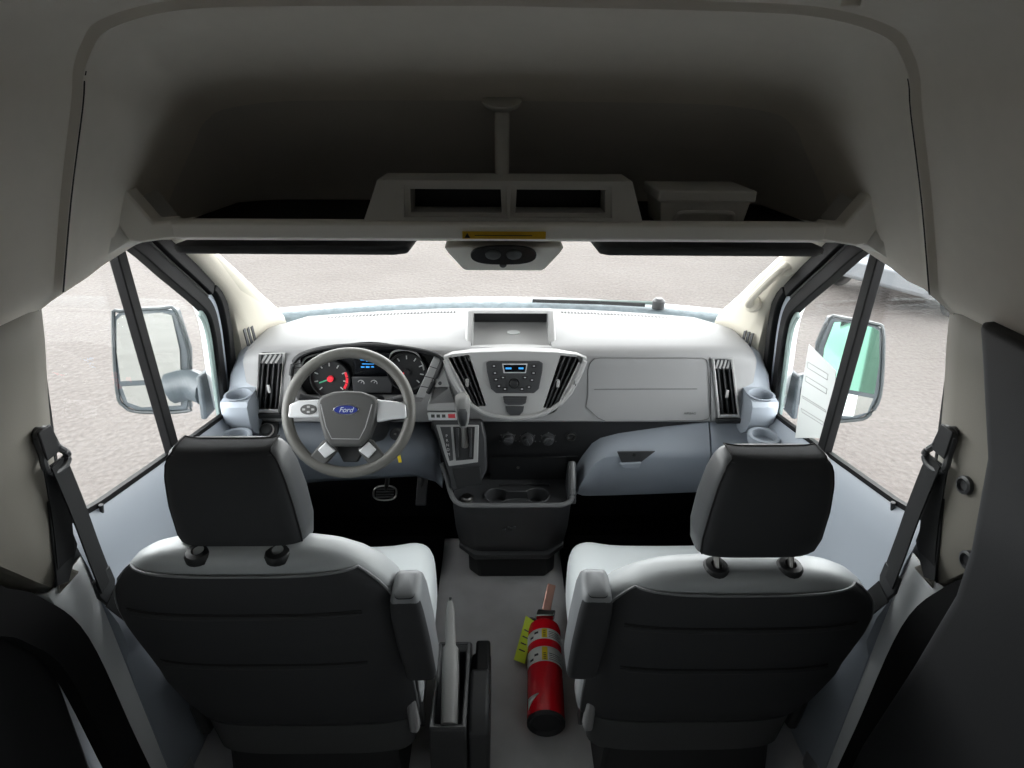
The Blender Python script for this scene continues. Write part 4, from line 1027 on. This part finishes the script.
# ============================================================ FIRE EXTINGUISHER (lying on the floor, base to the rear)
R_ = .056
e0 = V((.130,1.135,R_+.001)); e1 = V((.147,1.50,R_+.001)); ax = (e1-e0).normalized(); L = (e1-e0).length
ex = thing('fire_extinguisher', 'red fire extinguisher with white label bands lying beside the passenger seat', 'fire extinguisher', (e0.x,1.3,0))
bm = B(); lathe(bm, e0, ax, [(.012,.001), (.014,.040), (.002,.047), (.0,.051), (.004,.0555), (.012,R_), (L-.032,R_), (L-.018,R_*.95), (L-.006,R_*.78), (L,R_*.55), (L+.002,.024), (L+.008,.022)], 40); cylb = obj('cylinder', bm, M['red'], ex, smooth=50)
bm = B(); lathe(bm, e0, ax, [(.013,.001), (.0145,.0395), (.0015,.0472), (-.0006,.051), (.0035,.0560), (.010,R_+.0006), (.010,R_-.002)], 40); obj('base_ring', bm, M['ink'], ex, label='black base')
u_, w_ = frame_of(ax)
def eband(t0, t1, a0, a1, m, nm, par, r=.0007):
    bm = B(); lathe(bm, e0, ax, [(t0,R_+r), (t1,R_+r)], 24, (a0, a1)); return obj(nm, bm, m, par, smooth=80, solid=.0004)
# angle of the camera-facing side
best = max(range(360), key=lambda k: (u_*cos(radians(k))+w_*sin(radians(k))).dot((CAM-e0).normalized()))
A = radians(best); su = 1 if (u_*cos(A+.3)+w_*sin(A+.3)).x > (u_*cos(A)+w_*sin(A)).x else -1
def ang(d): return A+su*radians(d)
for t0, t1 in ((.176,.232), (.262,.304)):
    lb = eband(t0, t1, ang(-100), ang(100), M['label'], 'label_band', ex)
    eband(t0+.003, t1-.003, ang(-8), ang(10), M['yellow'], 'yellow_panel', lb, .0015)
    for k in range(4):
        tt = t0+.007+.007*k
        eband(tt, tt+.0022, ang(15), ang(62-7*(k % 2)), M['ink'], 'label_print', lb, .0015)
        eband(tt, tt+.0022, ang(-3), ang(5), M['ink'], 'label_print', lb, .0022)
    for k in range(2):
        eband(t0+.010+.013*k, t0+.018+.013*k, ang(-52+18*k), ang(-38+18*k), M['ink'], 'label_print', lb, .0015)
# white triangular mark
rows = []
for k in range(7):
    f = k/6; rows.append([e0+ax*(.062+.052*(1-f)*.15+0)+(u_*cos(ang(-62+44*f))+w_*sin(ang(-62+44*f)))*(R_+.001), e0+ax*(.070+.035*f+.0)+(u_*cos(ang(-62+44*f))+w_*sin(ang(-62+44*f)))*(R_+.001)])
rows = [[e0+ax*(.030+.034*f)+(u_*cos(ang(-64+44*f))+w_*sin(ang(-64+44*f)))*(R_+.001), e0+ax*(.066+.0005*f)+(u_*cos(ang(-64+44*f))+w_*sin(ang(-64+44*f)))*(R_+.001)] for f in [k/6 for k in range(7)]]
bm = B(); loft(bm, rows); obj('white_mark', bm, M['label'], ex, solid=.0005)
# valve, gauge and squeeze handles
v0 = e0+ax*L
bm = B(); lathe(bm, v0, ax, [(0,.020), (.006,.020), (.008,.016), (.03,.015), (.034,.012), (.036,.001)], 20); vl = obj('valve', bm, M['steel'], ex)
up = V((0,0,1))
bm = B(); prism(bm, [v0+ax*.010+V((dx,0,.012))+ax*dy for dx, dy in ((-.030,-.004), (.034,-.006), (.040,.020), (-.022,.026))], V((0,0,.030))); obj('valve_body', bm, M['chrome'], ex, bevel=.004)
bm = B(); lathe(bm, v0+ax*.018+V((-.014,0,.01)), V((-1,0,.3)), [(0,.010), (.012,.014), (.016,.014), (.017,.011), (.017,.001)], 18); gg = obj('pressure_gauge', bm, M['chrome'], ex)
hd = V((.26,.80,.58)).normalized()
q0 = v0+ax*.028+V((.004,0,.02))
bm = B(); ribbon(bm, smoothpath([q0, q0+hd*.03, q0+hd*.075+V((0,0,.004)), q0+hd*.105], 5), .030, .014, (1,0,0)); obj('squeeze_lever', bm, M['lever_glint'] if 'lever_glint' in M else M['steel'], ex, bevel=.003)
bm = B(); ribbon(bm, smoothpath([v0+ax*.03+V((.004,0,0)), v0+ax*.07+V((.008,0,.002)), v0+ax*.115+V((.010,0,.006))], 5), .022, .006, (1,0,0)); obj('carry_handle', bm, M['steel'], ex, bevel=.002)
bm = B(); tube(bm, smoothpath([v0+ax*.02+V((-.018,0,-.005)), v0+ax*.03+V((-.05,0,-.005)), v0+ax*-.02+V((-.066,0,-.012)), v0+ax*-.09+V((-.066,0,-.02))], 6), .0065, 8); obj('hose', bm, M['rubber'], ex)
# yellow inspection tag
tg = [at(x, y, z=zz) for x, y, zz in ((526,616,.085), (534,621,.09), (525,664,.04), (514,660,.02))]
bm = B(); prism(bm, tg, V((-.0005,0,.0015))); tgo = obj('inspection_tag', bm, M['lime'], ex, smooth=0, label='yellow green inspection tag')
for k in range(4):
    t = .3+.15*k; l, r = tg[0].lerp(tg[3], t), tg[1].lerp(tg[2], t)
    bm = B(); ribbon(bm, [l.lerp(r,.2)+V((0,-.001,.002)), l.lerp(r,.75)+V((0,-.001,.002))], .004, .0008, tg[3]-tg[0]); obj('tag_print', bm, M['ink'], tgo, smooth=0)
bm = B(); tube(bm, [tg[0].lerp(tg[1], .5), v0+ax*.01+V((-.01,0,.018))], .0012, 6); obj('tag_tie', bm, M['steel'], ex)

# ============================================================ OVERHEAD SHELF
sh = thing('overhead_shelf', 'grey full width storage shelf above the windshield', 'shelf', (0,1.45,1.44))
def mir(pts): return [V((x, y, z)) for x, y, z in pts]
lip = [(-.66,1.475), (-.705,1.468), (-.752,1.540), (-.797,1.530), (-.752,1.436), (-.735,1.430), (-.66,1.440)]
full = [V((x,1.235,z)) for x, z in lip[::-1]]
rt_ = [V((-x,1.235,z)) for x, z in lip]
bm = B()
poly = [V((x,1.235,z)) for x, z in ((-.66,1.476), (-.70,1.472), (-.742,1.538), (-.800,1.532), (-.758,1.434), (-.735,1.430), (-.66,1.441))]
for sgn_ in (-1, 1):
    P = [V((p.x*-sgn_, p.y, p.z)) for p in poly]
    # end upright of the lip
    bm = B(); prism(bm, P, (0,.04,.004)); obj('end_upright', bm, M['shelf'], sh, bevel=.005)
bm = B(); prism(bm, [V((-.665,1.235,1.441)), V((-.665,1.232,1.470)), V((-.665,1.238,1.477)), V((-.665,1.256,1.477)), V((-.665,1.27,1.452)), V((-.665,1.70,1.440)), V((-.665,1.70,1.425)), V((-.665,1.26,1.432))], (1.33,0,0)); obj('tray', bm, M['shelf'], sh, bevel=.003)
for s in (-1, 1):
    X = lambda v: s*v
    # side tray floor and outer cheek
    bm = B(); prism(bm, [V((X(.665),1.26,1.432)), V((X(.79),1.26,1.432)), V((X(.78),1.70,1.40)), V((X(.665),1.70,1.425))], (0,0,.012)); obj('tray_end', bm, M['shelf'], sh)
    bm = B(); loft(bm, [[V((X(.803),1.235,1.535)), V((X(.80),1.19,1.50)), V((X(.835),1.155,1.405)), V((X(.856),1.135,1.375))],
                        [V((X(.760),1.237,1.436)), V((X(.775),1.225,1.426)), V((X(.815),1.20,1.402)), V((X(.85),1.19,1.385))],
                        [V((X(.77),1.30,1.42)), V((X(.80),1.30,1.41)), V((X(.83),1.30,1.40)), V((X(.86),1.30,1.39))]]); obj('end_cheek', bm, M['shelf'], sh, smooth=60, solid=.006)
    c = V((X(.738),1.30,1.492)); bm = B(); prism(bm, [c+V((X(-.014),0,-.030)), c+V((X(.022),0,.034)), c+V((X(.008),.05,.034)), c+V((X(-.028),.05,-.026))], (X(-.005),0,0)); obj('pocket_plate', bm, M['shelf2'], sh, bevel=.003)
bm = B(); prism(bm, [V((-.69,1.285,1.4525)), V((.69,1.285,1.4525)), V((.69,1.70,1.4425)), V((-.69,1.70,1.4425))], V((0,0,.003))); obj('tray_shade', bm, M['rubber'], sh, smooth=0)  # black sheet standing in for the shade on the tray floor
# organiser pod with two cubbies
og = thing('overhead_organiser', 'grey twin cubby organiser in the middle of the overhead shelf', 'organiser', (.01,1.35,1.478))
bm = B()
fr_ = [V((-.278,1.236,1.4775)), V((.286,1.236,1.4775)), V((.262,1.256,1.553)), V((-.248,1.256,1.553))]
prism(bm, fr_, V((0,.12,0))); ob = obj('body', bm, M['shelf2'], og, bevel=.006)
for x0, x1 in ((-.185,.0), (.028,.212)):
    bm = B(); prism(bm, [V((x0-.012,1.10,1.484)), V((x1+.012,1.10,1.484)), V((x1+.009,1.10,1.544)), V((x0-.009,1.10,1.544))], V((0,.154,0)))
    cut(ob, bm)
    bm = B(); prism(bm, [V((x0,1.10,1.491)), V((x1,1.10,1.491)), V((x1-.002,1.10,1.537)), V((x0+.002,1.10,1.537))], V((0,.235,0))); cut(ob, bm)
    bm = B(); prism(bm, [V((x0,1.325,1.491)), V((x1,1.325,1.491)), V((x1,1.325,1.537)), V((x0,1.325,1.537))], V((0,.008,0))); obj('cubby_lining', bm, M['black'], og, smooth=0)
# post
po = thing('support_post', 'slim upright post with round foot joining the shelf to the roof', 'post', (.004,1.40,1.56))
pa_, pb_ = at(502, 183, y=1.365), at(502, 108, y=1.40)
bm = B(); rows = []
for t, a_, b_ in ((0,.013,.010), (.1,.015,.012), (.9,.0155,.012), (1,.018,.014)):
    c = pa_.lerp(pb_, t); rows.append([c+V((a_*sgn(cos(2*pi*k/16), .6), b_*sgn(sin(2*pi*k/16), .6), 0)) for k in range(16)])
loft(bm, rows, True, True); obj('shaft', bm, M['shelf2'], po, smooth=50)
bm = B(); lathe(bm, pb_+V((0,.004,-.002)), V((0,-.25,.75)), [(-.004,.020), (0,.036), (.008,.042), (.012,.042), (.014,.03)], 24); obj('foot', bm, M['shelf2'], po)
# storage box on the shelf
bx = thing('storage_box', 'grey lidded plastic box with a handle on the right of the overhead shelf', 'box', (.41,1.36,1.478))
bm = B(); rows = []
for z, k in ((1.4565,.012), (1.460,.008), (1.512,.001)):
    rows.append([V((.330+k,1.285+k,z)), V((.522-k,1.285+k,z)), V((.522-k,1.42-k,z)), V((.330+k,1.42-k,z))])
loft(bm, rows, True, True); obj('body', bm, M['shelf2'], bx, bevel=.004)
bm = B(); box(bm, (.324,1.278,1.510), (.528,1.428,1.533)); obj('lid', bm, M['shelf2'], bx, bevel=.004)
bm = B(); tube(bm, smoothpath([(.362,1.287,1.466), (.367,1.277,1.482), (.382,1.274,1.490), (.470,1.274,1.490), (.485,1.277,1.482), (.490,1.287,1.466)], 4), .0045, 8); obj('handle', bm, M['shelf2'], bx)
# dome lamp console
dl = thing('dome_lamp', 'grey dome lamp console with dark oval lens under the shelf', 'lamp', (.004,1.40,1.36))
bm = B(); rows = []
for z, w_, y0 in ((1.424,.128,1.268), (1.405,.120,1.285), (1.362,.094,1.325), (1.354,.088,1.34)):
    rows.append([V((.005-w_,y0,z)), V((.005+w_,y0,z)), V((.005+w_,1.56,z)), V((.005-w_,1.56,z))])
loft(bm, rows, True, True); obj('housing', bm, M['shelf'], dl, bevel=.005)
DP = Plane(1.285, 1.40, 1.325, 1.358)
ov_ = [DP.on(503.5+33*sgn(cos(a), .7), 254+9.5*sgn(sin(a), .8), .001) for a in [2*pi*k/32 for k in range(32)]]
bm = B(); prism(bm, ov_, DP.n*.004); ln = obj('lens', bm, M['screen'], dl, bevel=.002)
for x in (493, 514):
    c = DP.on(x, 254.5, .005); bm = B(); lathe(bm, c, DP.n, [(0,.017), (.003,.016), (.006,.010), (.007,.001)], 18); obj('lamp_reflector', bm, M['dark'], ln)
bm = B(); lathe(bm, DP.on(503, 264, -.002), DP.n, [(0,.008), (.004,.008), (.007,.005), (.008,.001)], 16); obj('microphone', bm, M['dark'], dl)
# amber strip label on the shelf lip
bm = B(); prism(bm, [V((-.080,1.2325,1.443)), V((.090,1.2325,1.443)), V((.090,1.2318,1.458)), V((-.080,1.2318,1.458))], (0,-.0012,0)); wl_ = obj('amber_strip', bm, M['warn'], sh, smooth=0, label='amber warning strip')
bm = B(); prism(bm, [V((-.076,1.231,1.445)), V((-.064,1.231,1.445)), V((-.070,1.2305,1.455))], (0,-.001,0)); obj('warning_mark', bm, M['ink'], wl_, smooth=0)
for x0, x1 in ((-.055,.062),):
    bm = B(); box(bm, (x0,1.2290,1.4495), (x1,1.2302,1.4510)); obj('printed_line', bm, M['ink'], wl_, smooth=0)
# sun visors
for s, lab in ((-1,'dark sun visor folded up on the driver side, left of the dome lamp'), (1,'dark sun visor folded up on the passenger side, right of the dome lamp')):
    vi = thing('sun_visor', lab, 'sun visor', (s*.45,1.5,1.38), 'sun visors')
    bm = B(); x0, x1 = (-.72,-.205) if s < 0 else (.215,.72)
    prof = [(x0,1.325), (x0+.02,1.305), (x1-.03,1.30), (x1,1.32), (x1,1.50), (x0,1.50)]
    prism(bm, [V((x,y,1.416-(y-1.30)*.05)) for x, y in prof], V((0,.002,-.020))); obj('panel', bm, M['seatback'], vi, bevel=.008, seg=3)
    bm = B(); cyl(bm, (x0+.01,1.492,1.394), (x1-.01,1.492,1.394), .008, seg=10); obj('hinge_rod', bm, M['dark'], vi)

# grab handle on the passenger front pillar
gh = thing('grab_handle', 'cream grab handle on the passenger side front pillar', 'handle', at(785, 270, y=1.74))
a_, b_ = at(751, 303, y=1.86), at(789, 266, y=1.73)
n = V((-.72,-.62,.3)).normalized()
bm = B(); pth = smoothpath([a_-n*.02, a_+n*.016, a_.lerp(b_, .2)+n*.030, a_.lerp(b_, .8)+n*.030, b_+n*.016, b_-n*.02], 5); tube(bm, pth, [.017]*6+[.013]*(len(pth)-12)+[.017]*6, 10); obj('grip', bm, M['cream'], gh)
for p in (a_, b_):
    bm = B(); lathe(bm, p-n*.016, n, [(0,.03), (.018,.028), (.024,.02), (.026,.001)], 18); obj('mount', bm, M['cream'], gh)

# paper sheet behind the passenger window
pc = [at(x, y, x=.872) for x, y in ((809,344), (836,371), (829,438), (795,438), (801,392))]
bm = B(); prism(bm, pc, (.0008,0,0)); ps = tag(obj('paper_sheet', bm, M['paper'], smooth=0), 'white printed paper sheet standing against the passenger door window', 'paper')
for (x0, y0, x1, y1) in ((808,362,828,380), (806,376,827,394), (803,398,826,410), (802,412,824,422)):
    c = [at(x, y, x=.8715) for x, y in ((x0,y0), (x1,y0+(x1-x0)*.62), (x1-.8,y1), (x0-.8,y1-(x1-x0)*.62))]
    bm = B(); tube(bm, c, .0009, 5, True); obj('printed_box', bm, M['pad'], ps)

# ============================================================ DOOR MIRRORS
def dmirror(s):
    t = thing('door_mirror', 'outside mirror seen through the driver door window' if s < 0 else 'outside mirror behind the white paper sheet, passenger side', 'mirror', (s*1.12,1.82,.7), 'door mirrors')
    y = 1.80
    if s < 0:
        o = [(113,318), (120,311), (160,308.5), (176,311), (189,352), (190,400), (187,411), (140,412), (124,406), (117,390)]
        gl = [(117,320), (122,315), (162,312.5), (172,315), (180,350), (181,378), (121,381), (117,352)]
        gl2 = [(122,386), (181,383), (181,405), (142,407), (128,402)]
        back = [(176,311), (190,328), (206,365), (206,392), (190,405), (189,352)]
    else:
        o = [(883,330), (876,324), (842,318), (830,318), (818,345), (812,400), (816,420), (856,420), (870,414), (880,396), (883,360)]
        gl = [(879,331), (873,327), (843,321.5), (834,322), (824,348), (820,384), (874,394), (879,362)]
        gl2 = [(819,388), (873,398), (867,412), (852,416), (820,414)]
        back = [(830,318), (818,322), (806,345), (800,400), (808,412), (812,400), (818,345)]
    P = [at(px, py, y=y) for px, py in o]
    c = sum(P, V())/len(P)
    n = V((-s*(.25 if s < 0 else .31), -.94, .13)).normalized()
    def tiltp(pts, off=0):
        out = []
        for px, py in pts:
            d = ray(px, py); tt = (c+n*off-CAM).dot(n)/d.dot(n); out.append(CAM+d*tt)
        return out
    P = tiltp(o)
    bm = B(); loft(bm, [P, [p-n*.05 for p in P], [c+(p-c)*.88-n*.10 for p in P], [c+(p-c)*.6-n*.135 for p in P]], True, True); hs = obj('shell', bm, M['dkmirror'], t, smooth=40, bevel=.006)
    bm = B(); prism(bm, tiltp(gl, .002), n*.004); obj('mirror_glass', bm, M['mirror'] if s < 0 else M['mirror_refl_green'], t, smooth=0)
    bm = B(); prism(bm, tiltp(gl2, .002), n*.004); obj('spotter_glass', bm, M['mirror'], t, smooth=0)
    bm = B(); tube(bm, smoothpath(tiltp(o, .002), 3, True), .006, 6, True); obj('mirror_rim', bm, M['wet'], t)
    a = c+V((-s*.04,-.0,-.09)); b = V((s*.96,1.765,.83))
    bm = B(); tube(bm, smoothpath([a, a.lerp(b, .5)+V((0,.02,.01)), b], 5), .045, 12, flat=1.2); obj('arm', bm, M['dkmirror'], t)
    bm = B(); prism(bm, [V((s*.95,1.70,.76)), V((s*.95,1.84,.76)), V((s*.95,1.82,.90)), V((s*.95,1.73,.90))], (s*.02,0,0)); obj('base', bm, M['dkmirror'], t, bevel=.008)
M['dkmirror'] = mat('mirror_housing', C(58,66,71), .45, bump=.2, scale=300)
M['wet'] = mat('mirror_rim', C(42,48,50), .4)
M['mirror_refl_green'] = mat('green_reflection_mirror', C(120,166,148), .03, 1)  # green tint stands in for the van window reflected in this mirror
dmirror(-1); dmirror(1)

# ============================================================ PARKED CAR OUTSIDE (right)
car = thing('parked_car', 'grey car parked outside, seen through the rear of the passenger window', 'car', (6.5,7.2,-.65))
cm = Matrix.Translation((6.25,8.0,-.65)) @ Matrix.Rotation(radians(28), 4, 'Z')
prof = [(-2.2,.35), (-2.25,.6), (-2.1,.78), (-1.2,.95), (-.45,1.42), (.2,1.5), (1.0,1.45), (1.7,1.02), (2.15,.95), (2.25,.6), (2.2,.3), (1.75,.25), (-1.75,.25)]
bm = B(); loft(bm, [[cm @ V((x*k, y, .3+(z-.3)*kz)) for x, z in prof] for y, k, kz in ((-.88,.97,.9), (-.8,1,1), (.8,1,1), (.88,.97,.9))], True, True); obj('body', bm, M['carpaint'], car, smooth=30, bevel=.05)
for a, b_ in (((-1.1,.99), (-.47,1.40)), ((1.03,1.42), (1.6,1.06))):
    bm = B(); dz = V((-.02 if a[0] < 0 else .02, 0, .02))
    prism(bm, [cm @ V((a[0],-.68,a[1])), cm @ V((a[0],.68,a[1])), cm @ V((b_[0],.62,b_[1])), cm @ V((b_[0],-.62,b_[1]))], cm.to_3x3() @ dz); obj('windscreen', bm, M['carglass'], car)
for sy in (-.885, .865):
    bm = B(); prism(bm, [cm @ V((x, sy, z)) for x, z in ((-1.0,1.0), (-.45,1.34), (.2,1.40), (.9,1.36), (1.4,1.02))], cm.to_3x3() @ V((0,.02,0))); obj('side_window', bm, M['carglass'], car)
for wx in (-1.4, 1.4):
    for wy in (-.9, .7):
        bm = B(); cyl(bm, cm @ V((wx,wy,.32)), cm @ V((wx,wy+.2,.32)), .32, seg=28); wh = obj('wheel', bm, M['tire'], car)
        bm = B(); cyl(bm, cm @ V((wx,wy-.005,.32)), cm @ V((wx,wy+.205,.32)), .19, seg=20); obj('hub_cap', bm, M['silver'], wh)
for wy in (-.65, .65):
    bm = B(); lathe(bm, cm @ V((-2.2,wy,.72)), cm.to_3x3() @ V((-1,0,.1)), [(0,.12), (.05,.11), (.07,.06), (.075,.001)], 18); obj('headlight', bm, M['chrome'], car)

for o in (sh, og, po, bx): o.location.z += .006

# ============================================================ LIGHT, CAMERA
w = bpy.data.worlds.new('overcast'); SC.world = w; w.use_nodes = True
nt = w.node_tree; bg = nt.nodes['Background']
tc = nt.nodes.new('ShaderNodeTexCoord'); sp = nt.nodes.new('ShaderNodeSeparateXYZ'); rp = nt.nodes.new('ShaderNodeValToRGB')
nt.links.new(tc.outputs['Generated'], sp.inputs[0]); nt.links.new(sp.outputs['Z'], rp.inputs[0]); nt.links.new(rp.outputs[0], bg.inputs[0])
rp.color_ramp.elements[0].position = 0; rp.color_ramp.elements[0].color = (.97,.985,1,1)
rp.color_ramp.elements[1].position = 1; rp.color_ramp.elements[1].color = (.03,.031,.032,1)
for p_, v_ in ((.64,.95), (.76,.06)):
    e_ = rp.color_ramp.elements.new(p_); e_.color = (v_*.98, v_*.99, v_, 1)
bg.inputs[1].default_value = 11.6

def portal(name, loc, nrm, sx, sy, up):
    l = bpy.data.lights.new(name, 'AREA'); l.shape = 'RECTANGLE'; l.size = sx; l.size_y = sy; l.cycles.is_portal = True
    o = bpy.data.objects.new(name, l); COL.objects.link(o)
    z = -V(nrm).normalized(); x = V(up).normalized(); y = z.cross(x)
    m = Matrix((x, y, z)).transposed().to_4x4(); m.translation = V(loc); o.matrix_world = m
portal('windshield_daylight', (0,1.95,1.25), (0,-.62,-.78), 1.8, .85, (1,0,0))
portal('driver_window_daylight', (-1.0,1.42,1.12), (1,0,0), 1.0, .75, (0,1,0))
portal('passenger_window_daylight', (1.0,1.42,1.12), (-1,0,0), 1.0, .75, (0,1,0))

cd = bpy.data.cameras.new('camera'); co = bpy.data.objects.new('camera', cd); COL.objects.link(co)
cd.sensor_fit = 'HORIZONTAL'; cd.sensor_width = 36; cd.lens = 36*F/1024; cd.clip_start = .02; cd.clip_end = 300
m = Matrix((RT, UP, -FW)).transposed().to_4x4(); m.translation = CAM; co.matrix_world = m
SC.camera = co
vs = SC.view_settings
SC.display_settings.display_device = 'sRGB'
vs.view_transform = 'Standard'; vs.look = 'None'; vs.exposure = .12; vs.gamma = 1; vs.use_curve_mapping = False
SC.cycles.use_denoising = True
SC.cycles.max_bounces = 10; SC.cycles.diffuse_bounces = 6; SC.cycles.transparent_max_bounces = 12
SC.cycles.sample_clamp_indirect = 8
SC.cycles.caustics_reflective = False; SC.cycles.caustics_refractive = False
